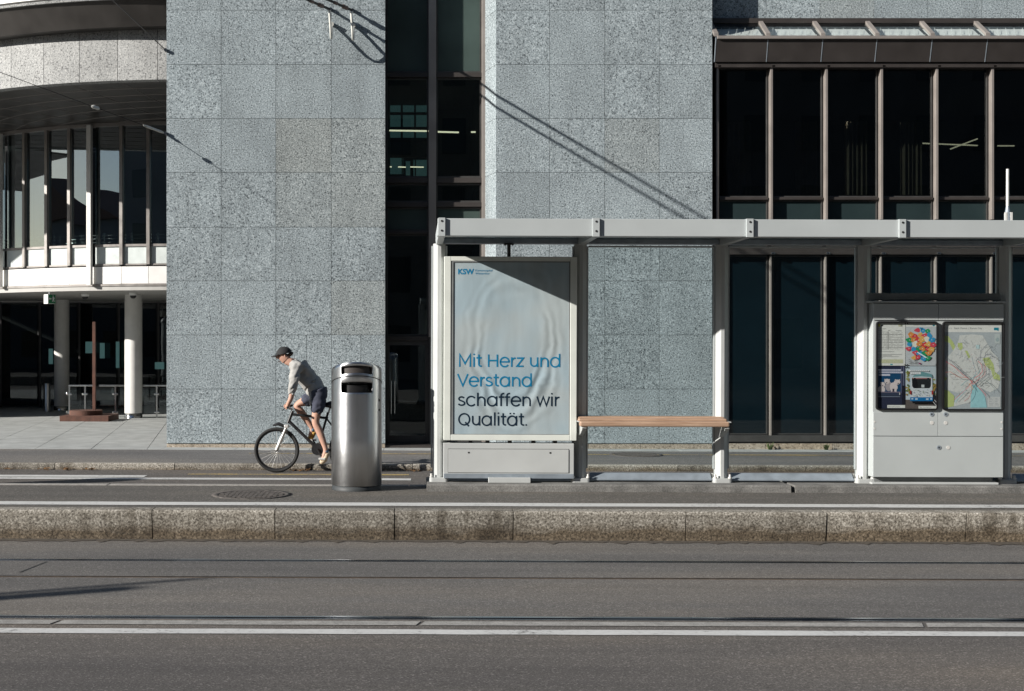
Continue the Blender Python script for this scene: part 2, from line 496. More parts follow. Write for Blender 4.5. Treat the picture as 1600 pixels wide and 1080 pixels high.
STREET = []
def tag(o, label, cat, group=None, street=True):
    o["label"] = label; o["category"] = cat
    if group: o["group"] = group
    if street: STREET.append(o)
    return o
def thing(name, loc, label, cat, group=None, street=True):
    o = bpy.data.objects.new(name, None); COL.objects.link(o); o.location = loc
    o.empty_display_size = .2
    ORG[o.name] = Vector(loc)
    return tag(o, label, cat, group, street)
def struct(mb, name, mats, street=True, tone=False):
    o = mb.build(name, mats, tone=tone); o["kind"] = "structure"
    if street: STREET.append(o)
    return o

def sheet(x0, x1, y0, y1, z, nx=1):
    return MB().add([(x0, y0, z), (x1, y0, z), (x1, y1, z), (x0, y1, z)], [(0, 1, 2, 3)])

# ------------------------------------------------------------------ the ground
ZS, ZL, ZP = -0.255, -0.38, -0.29        # tram street, bus lane, far pavement
XL, XR = -60.0, 60.0
struct(sheet(-400, 400, -400, 700, ZL - .12), "ground", "ground_far")
D_RAIL1, D_JOINT, D_RAIL2 = GD(877, ZS), GD(903, ZS), GD(966.5, ZS)
struct(sheet(XL, XR, -20, D_RAIL2 - .03, ZS), "street", "asphalt_street")
struct(sheet(XL, XR, D_RAIL2 + .03, D_JOINT - .03, ZS), "track_bed", "asphalt_track")
struct(sheet(XL, XR, D_JOINT + .03, D_RAIL1 - .035, ZS), "track_edge", "asphalt_track")
struct(sheet(XL, XR, D_RAIL1 + .035, 10.9, ZS), "track_margin", "asphalt_track")
D_KF = 10.84
struct(sheet(XL, XR, 11.0, 12.72, 0.0), "platform", "asphalt_platform")
struct(sheet(XL, XR, 12.70, 18.25, ZL), "bus_lane", "asphalt_lane")
D_FK = 18.2
struct(sheet(XL, XR, D_FK + .14, 20.62, ZP), "pavement", "asphalt_pavement")

# white and yellow lines
def stripe(px0, px1, y0, y1, z, mat, name="road_marking"):
    d0, d1 = GD(y1, z), GD(y0, z)
    xa = XL if px0 is None else PX(px0, (d0 + d1) / 2); xb = XR if px1 is None else PX(px1, (d0 + d1) / 2)
    k = max(1, int((xb - xa) / 0.35)); vs = []; fs = []
    for i in range(k + 1):
        x = xa + (xb - xa) * i / k
        vs += [(x, d0 + rnd.uniform(-.006, .006), z + .004), (x, d1 + rnd.uniform(-.006, .006), z + .004)]
    for i in range(k): fs.append((2 * i, 2 * i + 2, 2 * i + 3, 2 * i + 1))
    struct(MB().add(vs, fs), name, mat)
stripe(None, None, 984.6, 992.0, ZS, "white_paint")
stripe(None, None, 786.2, 791.2, 0.0, "white_paint")
stripe(None, 643, 748.2, 751.0, ZL, "white_paint")
stripe(None, 228, 744.6, 747.4, ZL, "white_paint")
stripe(295, 640, 741.6, 743.2, ZL, "yellow_paint")
stripe(390, None, 708.9, 710.0, ZP, "yellow_paint")
# light concrete band beside the near rail, broken into lengths
mb = MB(); x = XL
cuts = [XL] + [PX(88, 7.64) - 9.8 + 6.9 * 0 , PX(88, 7.64), PX(654, 7.64), PX(654, 7.64) + 3.0, PX(654, 7.64) + 6.2, XR]
d0, d1 = GD(978.0, ZS), GD(971.6, ZS)
for a, b_ in zip(cuts[:-1], cuts[1:]):
    mb.add([(a + .012, d0, ZS + .004), (b_ - .012, d0, ZS + .004), (b_ + .02, d1, ZS + .004), (a + .045, d1, ZS + .004)], [(0, 1, 2, 3)])
struct(mb, "concrete_strip", "concrete_strip")
# rails: head, groove and guard lip set flush into the street
def rail(D, label):
    t = thing("tram_rail", (0, D, ZS), label, "tram rail", "grooved tram rails set in the street")
    MB().box(XL, XR, D + .002, D + .045, ZS - .06, ZS + .006, .003).build("rail_head", "rail_steel", t)
    MB().box(XL, XR, D - .020, D + .0015, ZS - .06, ZS - .012).build("groove", "rail_flank", t)
    MB().box(XL, XR, D - .034, D - .0205, ZS - .06, ZS + .003, .002).build("guard_lip", "rail_steel", t)
    MB().box(XL, XR, D - .055, D - .0345, ZS - .06, ZS - .002).build("grout", "rail_flank", t)
rail(D_RAIL1, "dark tram rail nearest the platform kerb")
rail(D_RAIL2, "shiny wide tram rail beside the white lines")
o = MB().box(XL, XR, D_JOINT - .032, D_JOINT + .032, ZS - .05, ZS - .004, .002).build("road_joint", "rust_joint")
o["kind"] = "structure"; STREET.append(o)
# slanting saw cuts in the track bed
mb = MB()
mb.add([(PX(35, 9.35), GD(897, ZS), ZS + .003), (PX(38, 9.35), GD(897, ZS), ZS + .003), (PX(76, 9.75), GD(880, ZS), ZS + .003), (PX(73.5, 9.75), GD(880, ZS), ZS + .003)], [(0, 1, 2, 3)])
struct(mb, "road_crack", "joint_dark")

# platform kerb, in long stones
mb = MB()
joints = [-60, -9, -6.2, PX(-95, D_KF), PX(238, D_KF), PX(430, D_KF), PX(617, D_KF), PX(803, D_KF), PX(1073, D_KF), PX(1293, D_KF), PX(1512, D_KF), PX(1780, D_KF), 9, 12, 60]
for a, b_ in zip(joints[:-1], joints[1:]):
    tone = (rnd.random(), rnd.random(), rnd.random()); g_ = .004; c_ = .016; dd = rnd.uniform(-.004, .004)
    prof = [(D_KF + dd + .035, ZS - .1), (D_KF + dd + .03, ZS + .03), (D_KF + dd + .004, -.028), (D_KF + dd + .007, -.013), (D_KF + dd + .016, -.003), (D_KF + dd + .03, .0), (11.0, .0), (11.0, ZS - .1)]
    mb.ext([(a + g_, y, z) for y, z in prof], (b_ - a - 2 * g_, 0, 0), col=tone)
struct(mb, "kerb", "kerb_granite", tone=True)
vs = []; fs = []
for i in range(400):
    x = -12 + i * .06
    vs += [(x, 10.90, ZS + .004), (x, 10.80 - abs(rnd.gauss(0, .05)), ZS + .004)]
for i in range(399): fs.append((2 * i, 2 * i + 1, 2 * i + 3, 2 * i + 2))
struct(MB().add(vs, [f[::-1] for f in fs]), "gutter", "gutter_dirt")
# low kerb at the back of the platform
mb = MB()
for i in range(30):
    a = -45 + 3 * i
    mb.box(a + .003, a + 2.997, 12.72, 12.86, ZL - .1, .004, .008)
struct(mb, "platform_back_kerb", "kerb_top")
# kerb of the far pavement
mb = MB(); x = -40.0
js = [PX(p, D_FK) for p in (-700, -460, -220, 86, 273, 487, 645, 860, 1060, 1260, 1470, 1690, 1900, 2200)]
for a, b_ in zip(js[:-1], js[1:]):
    tone = (rnd.random(), rnd.random(), rnd.random())
    mb.ext([(a + .005, y, z) for y, z in [(D_FK, ZL - .1), (D_FK + .004, ZP - .014), (D_FK + .016, ZP), (D_FK + .14, ZP), (D_FK + .14, ZL - .1)]], (b_ - a - .01, 0, 0), col=tone)
struct(mb, "far_kerb", "kerb_far", tone=True)
# light stone strip along the building foot, and the plaza slabs on the left
DF = 21.0
XPL = PX(260, DF)
mb = MB()
for i in range(26):
    a = XPL - .02 + i * 1.2
    mb.box(a + .003, a + 1.197, 20.62, 21.3, ZP - .1, ZP + .006, .004)
struct(mb, "stone_strip", "paving_stone")
mb = MB()
sk = -0.145     # slabs laid askew to the street
for i in range(-16, 16):
    for j in range(12):
        y0 = 20.62 + j * 1.4; y1 = y0 + 1.4
        xa = XPL - .03 - .9 * i - 2.0
        def X_(x, y): return x + (y - 20.62) * sk * -1.0 * -1.0
        p = [(X_(xa, y0 + .003), y0 + .003), (X_(xa + .889, y0 + .003), y0 + .003), (X_(xa + .889, y1 - .003), y1 - .003), (X_(xa, y1 - .003), y1 - .003)]
        if min(q[0] for q in p) > XPL - .05: continue
        p = [(min(q[0], XPL - .02), q[1]) for q in p]
        z = ZP + .004 + rnd.uniform(0, .002)
        mb.ext([(q[0], q[1], z - .05) for q in p], (0, 0, .05))
struct(mb, "plaza_paving", "paving_stone")
struct(sheet(XPL - 24, XPL, 20.62, 40, ZP - .02), "plaza_bed", "joint_dark")

# manhole covers
def manhole(px, py, w, z, label):
    D = GD(py, z); x = PX(px, D); r = w / 2 * D / 2000
    t = thing("manhole_cover", (x, D, z), label, "manhole cover", "round iron manhole covers")
    mb = MB()
    mb.lathe([(r * .84, z + .002), (r * .86, z + .006), (r, z + .006), (r * 1.0, z - .01)], x, D, 40)
    mb.build("ring", "cast_iron", t)
    mb = MB(); mb.disc((x, D, z - .004 + .003), (0, 0, 1), r * .83, 36, 0, .002)
    k = 13
    for i in range(k):
        for j in range(k):
            u = (i - (k - 1) / 2) * 2 * r * .8 / k; v = (j - (k - 1) / 2) * 2 * r * .8 / k
            if u * u + v * v < (r * .76) ** 2:
                h_ = r * .042
                if (i + j) % 2: mb.box(x + u - h_ * 1.5, x + u + h_ * 1.5, D + v - h_, D + v + h_, z + .001, z + .008)
                else: mb.box(x + u - h_, x + u + h_, D + v - h_ * 1.5, D + v + h_ * 1.5, z + .001, z + .008)
    mb.build("lid", "cast_iron", t)
manhole(394, 774, 124, 0.0, "large round manhole cover on the platform left of the litter bin")
manhole(994, 709.5, 84, ZP, "flat round manhole cover on the far pavement seen behind the bench")

# ------------------------------------------------------------------ office building
BLD = thing("office_building", (4, DF, ZP), "grey granite office building with tall dark windows behind the shelter", "building", street=False)
ZTOP = 12.5
SF = 2000 / DF
def tone_of(x, z):
    """each slab a tone of its own; a few of the photo's slabs are plainly browner or darker"""
    r_, g_, b_ = rnd.random(), rnd.random() * .84, rnd.random()
    for px, py, br, wm in ((474, 227, .1, 1.0), (560, 227, .35, .92), (560, 312, .3, .94), (474, 312, .2, .9), (560, 481, .5, .93), (302, 58, .9, 0), (388, 142, .9, 0), (302, 227, .95, 0), (1071, 227, .85, 0), (987, 227, .3, .9), (817, 142, .9, 0)):
        if abs(x - PX(px, DF)) < .3 and abs(z - PZ(py, DF)) < .3: r_, g_ = br, wm
    return (r_, g_, b_)
def cladding(cells, y, name, mat="granite_grey", thick=.05):
    mb = MB()
    for (x0, x1, z0, z1) in cells:
        d = rnd.uniform(0, .003); g_ = .003
        mb.box(x0 + g_, x1 - g_, y - d, y + thick, z0 + g_, z1 - g_, 0, 0, tone_of((x0 + x1) / 2, (z0 + z1) / 2))
    return mb.build(name, mat, BLD, tone=True)
rows_px = [-154 + -85 * i for i in range(6)][::-1] + [-69, 16, 101, 185.3, 269.5, 355, 439, 523.5, 608, 693]
def cells_of(cols, rows):
    out = []
    for a, b_ in zip(cols[:-1], cols[1:]):
        for c, d in zip(rows[:-1], rows[1:]):
            out.append((PX(a, DF), PX(b_, DF), PZ(d, DF), PZ(c, DF)))
    return out
# left pier: ordinary slabs, with narrow ones low on its right half
cl = cells_of([260, 345.5, 431], rows_px) + cells_of([431, 517.5, 602], rows_px[:-2]) 
cl += cells_of([431, 479, 518, 564, 602], [523.5, 608, 693])
XA0, XA1 = PX(260, DF), PX(602, DF)
cladding(cl, DF, "granite_wall")
MB().box(XA0 + .002, XA1 - .002, DF + .03, DF + 4, ZP - .3, ZTOP + 2).build("wall_core", "joint_dark", BLD)
# right pier
XB0, XB1 = PX(775, DF), PX(1113, DF)
cladding(cells_of([775, 858.5, 945, 1030, 1113], rows_px), DF, "granite_wall")
MB().ext([(XB0 + .002, DF + .03, ZP - .3), (XB1 - .002, DF + .03, ZP - .3), (XB1 - .002, DF + 4, ZP - .3), (XB0 - .16, DF + 4, ZP - .3), (PX(757, 21.6) + .01, DF + .60, ZP - .3)], (0, 0, ZTOP + 2.3)).build("wall_core", "joint_dark", BLD)
# splayed jamb beside the window strip
XJ = PX(757, 21.56); DJ = 21.56
mb = MB()
for c, d in zip(rows_px[:-1], rows_px[1:]):
    z0, z1 = PZ(d, DF) + .003, PZ(c, DF) - .003
    mb.ext([(XB0 + .001, DF, z0), (XB0 + .03, DF + .03, z0), (XJ + .03, DJ, z0), (XJ, DJ, z0)], (0, 0, z1 - z0), col=(rnd.random() * .4 + .6, 0, rnd.random()))
mb.build("window_jamb", "granite_grey", BLD, tone=True)
# tan plinth stones under both piers
def plinth(x0, x1):
    mb = MB(); x = x0
    while x < x1:
        w = min(rnd.choice((.42, .86, .86, 1.1)), x1 - x)
        mb.box(x + .003, x + w - .003, DF + .012 + rnd.uniform(0, .004), DF + .06, ZP - .05, PZ(693, DF) - .004, .004, 0, (rnd.random(), rnd.random(), rnd.random()))
        x += w
    mb.build("plinth", "granite_tan", BLD, tone=True)
plinth(XA0, XA1); plinth(XB0, XB1); plinth(XB1 + .02, XB1 + 10)

def window(x0, x1, z0, z1, y, fw, fd, fmat, gmat, back=None):
    """one window: frame with its pane as a sub-part"""
    mb = MB()
    mb.box(x0, x0 + fw, y, y + fd, z0, z1); mb.box(x1 - fw, x1, y, y + fd, z0, z1)
    mb.box(x0 + fw, x1 - fw, y, y + fd, z0, z0 + fw); mb.box(x0 + fw, x1 - fw, y, y + fd, z1 - fw, z1)
    w = mb.build("window", fmat, BLD)
    MB().box(x0 + fw * .8, x1 - fw * .8, y + fd * .5, y + fd * .5 + .012, z0 + fw * .8, z1 - fw * .8).build("pane", gmat, w)
    if back:
        MB().box(x0 + fw, x1 - fw, y + fd + .12, y + fd + .16, z0 + fw, z1 - fw).build("backing_panel", back, w)
    return w
# --- narrow window strip between the piers
DW = 21.56; SW = 2000 / DW
def wx(p): return PX(p, DW)
def wz(p): return PZ(p, DW)
colsW = [(603.5, 669.5), (681.5, 752.5)]
rowsW = [(-250, -60, "green_panel", None), (-52, 113.5, "green_panel", None), (121.5, 277.5, "glass_strip", None), (286.5, 316, "glass_strip", None), (324, 361, "green_panel", None), (366, 525, "glass_strip", None)]
for (a, b_) in colsW:
    for (c, d, gm, bk) in rowsW:
        window(wx(a), wx(b_), wz(d), wz(c), DW + .02, .028, .05, "window_dark", gm, bk)
MB().box(wx(669.7), wx(681.3), DW - .05, DW + .07, wz(527), wz(-250), .004).build("mullion", "bronze_light", BLD)
MB().box(wx(669.7), wx(681.3), DW - .045, DW + .07, ZP, wz(528), .004).build("mullion", "window_dark", BLD)
MB().box(wx(752.7), XJ + .02, DW - .04, DW + .07, ZP, wz(-250), .004).build("mullion", "bronze_light", BLD)
for (c, d) in ((-59, -53), (114, 121), (278, 286), (316.5, 323.5), (361.5, 365.5), (525.5, 532.5)):
    for (a, b_) in ((603, 669.6), (681.4, 752.6)):
        MB().box(wx(a), wx(b_), DW - .03, DW + .06, wz(d), wz(c), .003).build("transom", "bronze_dark", BLD)
# glazed doors at the foot of the strip
for (a, b_, hs) in ((603.5, 669.5, 611), (681.5, 752.5, 740)):
    mb = MB(); x0, x1, z0, z1 = wx(a), wx(b_), wz(692), wz(533); fw = .055
    mb.box(x0, x0 + fw, DW, DW + .06, z0, z1); mb.box(x1 - fw, x1, DW, DW + .06, z0, z1)
    mb.box(x0 + fw, x1 - fw, DW, DW + .06, z0, z0 + .12); mb.box(x0 + fw, x1 - fw, DW, DW + .06, z1 - .07, z1)
    dr = mb.build("door", "window_dark", BLD)
    MB().box(x0 + fw * .9, x1 - fw * .9, DW + .03, DW + .042, z0 + .11, z1 - .06).build("pane", "glass_strip", dr)
    mb = MB()
    for hx in (hs, hs + 5.5):
        mb.tube([(wx(hx), DW - .06, wz(646)), (wx(hx), DW - .06, wz(595))], .011)
    for hz in (600, 641): mb.box(wx(hs) - .006, wx(hs) + .006, DW - .06, DW + .005, wz(hz) - .006, wz(hz) + .006)
    mb.build("handle", "polished_steel", dr)
MB().box(wx(602.5), wx(757), DF + .05, DW + .2, ZP - .05, wz(692.5)).build("door_sill", "bronze_dark", BLD)
# room behind the strip
def room(x0, x1, y0, y1, z0, z1, floors, mat="interior_dark"):
    mb = MB(); t_ = .1
    mb.box(x0, x1, y1, y1 + t_, z0, z1)
    mb.box(x0 - t_, x0, y0, y1, z0, z1); mb.box(x1, x1 + t_, y0, y1, z0, z1)
    for f0, f1 in floors: mb.box(x0, x1, y0, y1, f0, f1)
    return mb.build("interior", mat, BLD)
room(XA1 + .02, XJ - .02, DW + .3, 25.5, ZP, ZTOP + 1, [(wz(362), wz(320)), (wz(105), wz(70)), (ZP - .1, ZP)], "interior_strip")
mb = MB()
mb.tube([(wx(600) - .4, 24.0, PZ(203.5, 24)), (PX(673, 24), 24.0, PZ(205, 24))], .016, 6)
mb.tube([(PX(679, 24), 24.0, PZ(206, 24)), (PX(717, 24), 24.0, PZ(207, 24))], .016, 6)
mb.tube([(PX(736, 24), 24.0, PZ(206.5, 24)), (PX(743, 24), 24.0, PZ(206.5, 24))], .016, 6)
mb.build("ceiling_lamp", "lamp_warm", BLD)
mb = MB()
for (a, b_) in ((608, 626), (629, 647), (650, 667)):
    for (c, d) in ((159, 175), (180, 198), (203, 215)): mb.box(PX(a, 25), PX(b_, 25), 25.0, 25.02, PZ(d, 25), PZ(c, 25))
for (a, b_, c, d) in ((608, 630, 246, 272), (634, 641, 252, 274), (646, 668, 250, 276)): mb.box(PX(a, 25), PX(b_, 25), 25.0, 25.02, PZ(d, 25), PZ(c, 25))
mb.build("far_glow", "far_glow", BLD)  # panels whose teal glow stands in for daylight through the rear glazing
mb = MB()
for (a, b_, c) in ((604, 612, 260.5), (622, 634, 261), (641, 662, 261)): mb.tube([(PX(a, 24.6), 24.6, PZ(c, 24.6)), (PX(b_, 24.6), 24.6, PZ(c + .4, 24.6))], .012, 5)
mb.build("ceiling_lamp", "lamp_warm", BLD)
mb = MB()      # cross bars of the glazing behind
for (a, c, d) in ((627.5, 150, 275), (648, 150, 275)): mb.box(PX(a, 24.9), PX(a + 2, 24.9), 24.88, 24.92, PZ(d, 24.9), PZ(c, 24.9))
for c in (177, 200.5, 220, 244): mb.box(PX(598, 24.9), PX(668, 24.9), 24.86, 24.9, PZ(c + 3, 24.9), PZ(c, 24.9))
mb.build("inner_frame", "interior_dark", BLD)
mb = MB()      # radiator behind the low panes
for i in range(24):
    px = 686 + i * 2.6
    mb.box(PX(px, 22.0), PX(px + 1.3, 22.0), 22.0, 22.06, PZ(314, 22), PZ(293 + 5 * abs(i - 12) / 12, 22))
mb.build("radiator", "interior_mid", BLD)

# --- glazed bay on the right
XR1 = XB1 + 10.0
DU = 21.15
def ux(p): return PX(p, DU)
def uz(p): return PZ(p, DU)
# wall above, set back
DWALL = DF + .40
cols = [1113 + 84.2 * i for i in range(11)]
mb = MB()
zr = [PZ(33, DWALL) , PZ(33, DWALL) + .9, PZ(33, DWALL) + 1.8, PZ(33, DWALL) + 2.7, PZ(33, DWALL) + 3.6, PZ(33, DWALL) + 4.5, PZ(33, DWALL) + 5.4]
for a, b_ in zip(cols[:-1], cols[1:]):
    for c, d in zip(zr[:-1], zr[1:]):
        mb.box(PX(a, DWALL) + .003, PX(b_, DWALL) - .003, DWALL, DWALL + .05, c + .003, d - .003, 0, 0, (rnd.random(), rnd.random(), rnd.random()))
mb.build("granite_wall", "granite_grey", BLD, tone=True)
MB().box(XB1, XR1, DWALL + .03, DWALL + .4, PZ(33, DWALL) + .01, ZTOP + 1).build("wall_core", "joint_dark", BLD)
# slim sloping skylight
DS0, DS1 = 21.38, 20.88
zs0, zs1 = PZ(34.5, DS0), PZ(55.5, DS1)
edges = [1119, 1200.2, 1286, 1370.6, 1457, 1543.5, 1629, 1715, 1801]
for i, (a, b_) in enumerate(zip(edges[:-1], edges[1:])):
    xa, xb = PX(a, DS1) + .03, PX(b_, DS1) - .03
    w = MB().add([(xa, DS1, zs1), (xb, DS1, zs1), (xb, DS0, zs0), (xa, DS0, zs0)], [(0, 1, 2, 3)]).build("skylight", "glass_roof", BLD)
    mb = MB()
    for k in range(1, 6):
        u = xa + (xb - xa) * k / 6
        mb.tube([(u - .1, DS1 + .05, zs1 - .02), (u + .02, DS0 - .12, zs0 - .13)], .004, 4)
    mb.tube([(xa, DS1 + .22, zs1 + .06), (xb, DS1 + .22, zs1 + .06)], .008, 5)
    mb.build("shade_wires", "sign_white", w)
    MB().add([(xa, DS1 + .04, zs1 - .07), (xb, DS1 + .04, zs1 - .07), (xb, DS0, zs0 - .12), (xa, DS0, zs0 - .12)], [(0, 1, 2, 3)]).build("blind", "white_panel", w)
for e in edges:
    x = PX(e, DS1)
    MB().ext([(x - .035, DS1 - .012, zs1 - .02), (x + .035, DS1 - .012, zs1 - .02), (x + .035, DS1 - .012, zs1 + .035), (x - .035, DS1 - .012, zs1 + .035)], (0, DS0 - DS1, zs0 - zs1)).build("glazing_bar", "bronze_light", BLD)
MB().box(XB1 + .02, XR1, DS0 - .06, DS0 + .03, zs0 - .03, zs0 + .05).build("flashing", "bronze_dark", BLD)
MB().box(XB1 + .05, XR1, DS1 - .03, DS1 + .05, zs1 - .06, zs1 - .01, .004).build("gutter", "bronze_light", BLD)
# brown fascia panels leaning in
for a, b_ in zip(edges[:-1], edges[1:]):
    zt, zb = PZ(58.5, DS1), PZ(97, 21.0)
    xa, xb = PX(a, DS1) + .008, PX(b_, DS1) - .008
    MB().ext([(xa, DS1, zt), (xa, 20.99, zb), (xa, 21.1, zb), (xa, DS1 + .1, zt)], (xb - xa, 0, 0)).build("fascia_panel", "bronze_dark", BLD)
for e in edges:
    x = PX(e, DS1); MB().ext([(x - .006, DS1 - .004, zt), (x + .006, DS1 - .004, zt), (x + .006, DS1 + .02, zt), (x - .006, DS1 + .02, zt)], (0, 20.99 - DS1, zb - zt)).build("fascia_seam", "galvanised", BLD)
MB().ext([(XB1 + .05, DS1 + .012, zt), (XB1 + .05, 21.003, zb), (XB1 + .05, 21.1, zb), (XB1 + .05, DS1 + .1, zt)], (9.9, 0, 0)).build("fascia_core", "bronze_light", BLD)
MB().box(XB1 + .05, XR1, 21.02, 21.3, PZ(106, 21.05), PZ(98.3, 21.05), .004).build("pelmet", "bronze_dark", BLD)
mull = [1119, 1203, 1288.5, 1374.5, 1460.5, 1547, 1632, 1718, 1804]
zU0, zU1 = uz(308), uz(106.5)
for i, e in enumerate(mull):
    x = ux(e); w = .021 if i else .016
    MB().box(x - w, x + w, DU - .10, DU + .06, uz(344), uz(107), .004).build("mullion", "bronze_light", BLD)
    MB().box(x + w + .001, x + w + .016, DU - .05, DU + .06, uz(344), uz(107)).build("mullion_gasket", "bronze_dark", BLD)
    MB().box(x + .0, x + .055, DU - .13, DU - .101, uz(107.5), uz(104.5), .004).build("blind_clip", "polished_steel", BLD)
    MB().box(x - w * .65, x + w * .65, DU - .06, DU + .06, uz(681), uz(400), .004).build("mullion", "bronze_light", BLD)
    MB().box(x - .01, x + .05, DU - .13, DU - .1, uz(398.5), uz(395.5), .004).build("blind_clip", "polished_steel", BLD)
for i, (a, b_) in enumerate(zip(mull[:-1], mull[1:])):
    xa, xb = ux(a) + .04, ux(b_) - .04
    window(xa, xb, zU0, zU1, DU, .018, .05, "window_dark", "glass_dark")
    window(xa, xb, uz(386), uz(313), DU, .018, .05, "window_dark", "spandrel")
    window(xa, xb, uz(679), uz(399.5), DU, .018, .05, "window_dark", "blue_pane")
    MB().box(xa - .003, xb + .003, DU - .04, DU + .05, uz(312.6), uz(308.4), .003).build("transom", "bronze_dark", BLD)
MB().box(XB1 + .04, XR1, DU - .10, DU + .1, uz(398.5), uz(386), .004).build("pelmet", "bronze_dark", BLD)
MB().box(XB1 + .04, XR1, DU - .07, DU + .1, uz(690), uz(680), .004).build("sill", "window_dark", BLD)
room(XB1 + .02, XR1, DU + .3, 26.5, ZP, ZTOP, [(uz(386), uz(314)), (uz(100), uz(60)), (ZP - .1, ZP)])
for (a, b_) in ((1243, 1278), (1320, 1357), (1407, 1443), (1130, 1175)):
    mb = MB(); k = 40; vs = []; fs = []
    for i in range(k + 1):
        u = i / k; x = PX(a + (b_ - a) * u, 22.2)
        y = 22.2 + .05 * math.sin(u * 34) + .02 * math.sin(u * 77 + a)
        vs += [(x, y, PZ(305, 22.2)), (x, y, PZ(190, 22.2))]
    for i in range(k): fs.append((2 * i, 2 * i + 2, 2 * i + 3, 2 * i + 1))
    mb.add(vs, fs, smooth=True); mb.build("curtain", "curtain", BLD)
mb = MB()
for (p, q) in (((1440, 224), (1538, 227.5)), ((1485, 233), (1538, 217)), ((1559, 228), (1596, 228))):
    mb.tube([(PX(p[0], 24.5), 24.5, PZ(p[1], 24.5)), (PX(q[0], 24.5), 24.5 + .3, PZ(q[1], 24.8))], .013, 6)
mb.build("ceiling_lamp", "lamp_warm", BLD)
# shrubby weeds at the wall foot
for px, hh in ((1204, .12), (1291, .10)):
    D = 20.93; x = PX(px, D)
    mb = MB()
    for k in range(26):
        a = rnd.uniform(0, 2 * math.pi); le = hh * rnd.uniform(.5, 1.1); s_ = rnd.uniform(.2, .8)
        p0 = Vector((x + rnd.uniform(-.03, .03), D + rnd.uniform(-.02, .02), ZP + .006))
        p1 = p0 + Vector((math.cos(a) * le * s_, math.sin(a) * le * s_ * .5, le))
        sd = Vector((-math.sin(a), math.cos(a), 0)) * .012
        mb.add([p0 - sd * .4, p0 + sd * .4, (p0 + p1) / 2 + sd, p1, (p0 + p1) / 2 - sd], [(0, 1, 2, 3, 4)])
    tag(mb.build("weed", "leaf_green", loc=(x, D, ZP)), "small green weed growing at the wall foot, %s" % ("seen through the shelter nearer the bench" if px < 1250 else "seen through the shelter nearer the information case"), "plant", "weeds at the wall foot")

# ------------------------------------------------------------------ round building on the left
RB = thing("round_building", (-8, 26, ZP), "curved entrance building with pale stone band, long windows and white columns", "building", street=False)
def arc_pts(xc, yc, r, xmax, xmin=-14.5, n=48):
    a1 = math.acos(max(-1, min(1, (xmax - xc) / r))); 
    a0 = math.acos(max(-1, min(1, (xmin - xc) / r)))
    return [(xc + r * math.cos(a0 + (a1 - a0) * i / n), yc - r * math.sin(a0 + (a1 - a0) * i / n)) for i in range(n + 1)]
def ring(xc, yc, r0, r1, z0, z1, xmax, name, mat, xmin=-11.8, n=48, parent=RB, smooth=False):
    o_, i_ = arc_pts(xc, yc, r0, xmax, max(xmin, xc - r0 + .01), n), arc_pts(xc, yc, r1, xmax, max(xmin, xc - r1 + .01), n)
    vs = []; fs = []
    for p, q in zip(o_, i_): vs += [(p[0], p[1], z0), (p[0], p[1], z1), (q[0], q[1], z1), (q[0], q[1], z0)]
    for i in range(n):
        for j in range(4): fs.append((4 * i + j, 4 * i + 4 + j, 4 * i + 4 + (j + 1) % 4, 4 * i + (j + 1) % 4))
    fs += [(0, 1, 2, 3), (4 * n + 3, 4 * n + 2, 4 * n + 1, 4 * n)]
    return MB().add(vs, fs).build(name, mat, parent)
XM = XPL - .015
XC, YC = -3.9, 30.6
ZSL, ZFB = 7.05, 6.10
# pale granite band, slab by slab
mb = MB()
a_end = math.acos((XM - XC) / 8.0); da = .73 / 8.0; a_ = a_end
first = True
while a_ < math.pi - .02:
    b2 = min(a_ + (da * .62 if first else da), math.pi); first = False
    pts = []
    k = 4
    tone = (rnd.random(), rnd.random() * .75, rnd.random())
    po = [(XC + 8.0 * math.cos(a_ + .0006 + (b2 - a_ - .0012) * i / k), YC - 8.0 * math.sin(a_ + .0006 + (b2 - a_ - .0012) * i / k)) for i in range(k + 1)]
    pi_ = [(XC + 7.8 * math.cos(a_ + .0006 + (b2 - a_ - .0012) * i / k), YC - 7.8 * math.sin(a_ + .0006 + (b2 - a_ - .0012) * i / k)) for i in range(k + 1)][::-1]
    mb.ext([(p[0], p[1], ZFB) for p in po + pi_], (0, 0, ZSL - ZFB), col=tone)
    a_ = b2
mb.build("stone_band", "granite_pale", RB, tone=True)
# dark metal band above the stone, leaning out a little, with a pale roof edge and a white storey on top
def lean_ring(r0a, r0b, r1, z0, z1, name, mat):
    pa, pb, pc = [arc_pts(XC, YC, r_, XM, XC - r_ + .01, 48) for r_ in (r0a, r0b, r1)]
    vs = []; fs = []
    for a, b_, c in zip(pa, pb, pc): vs += [(a[0], a[1], z0), (b_[0], b_[1], z1), (c[0], c[1], z1), (c[0], c[1], z0)]
    for k in range(48):
        for q in range(4): fs.append((4 * k + q, 4 * k + 4 + q, 4 * k + 4 + (q + 1) % 4, 4 * k + (q + 1) % 4))
    MB().add(vs, fs).build(name, mat, RB)
lean_ring(8.24, 8.50, 7.0, 6.985, 7.385, "roof_soffit", "soffit_dark")
lean_ring(8.55, 8.56, 7.0, 7.387, 7.43, "roof_edge", "granite_pale")
lean_ring(8.45, 8.45, 7.0, 7.432, 7.47, "shadow_gap", "joint_dark")
lean_ring(8.54, 8.54, 7.0, 7.472, 9.6, "upper_wall", "white_panel")
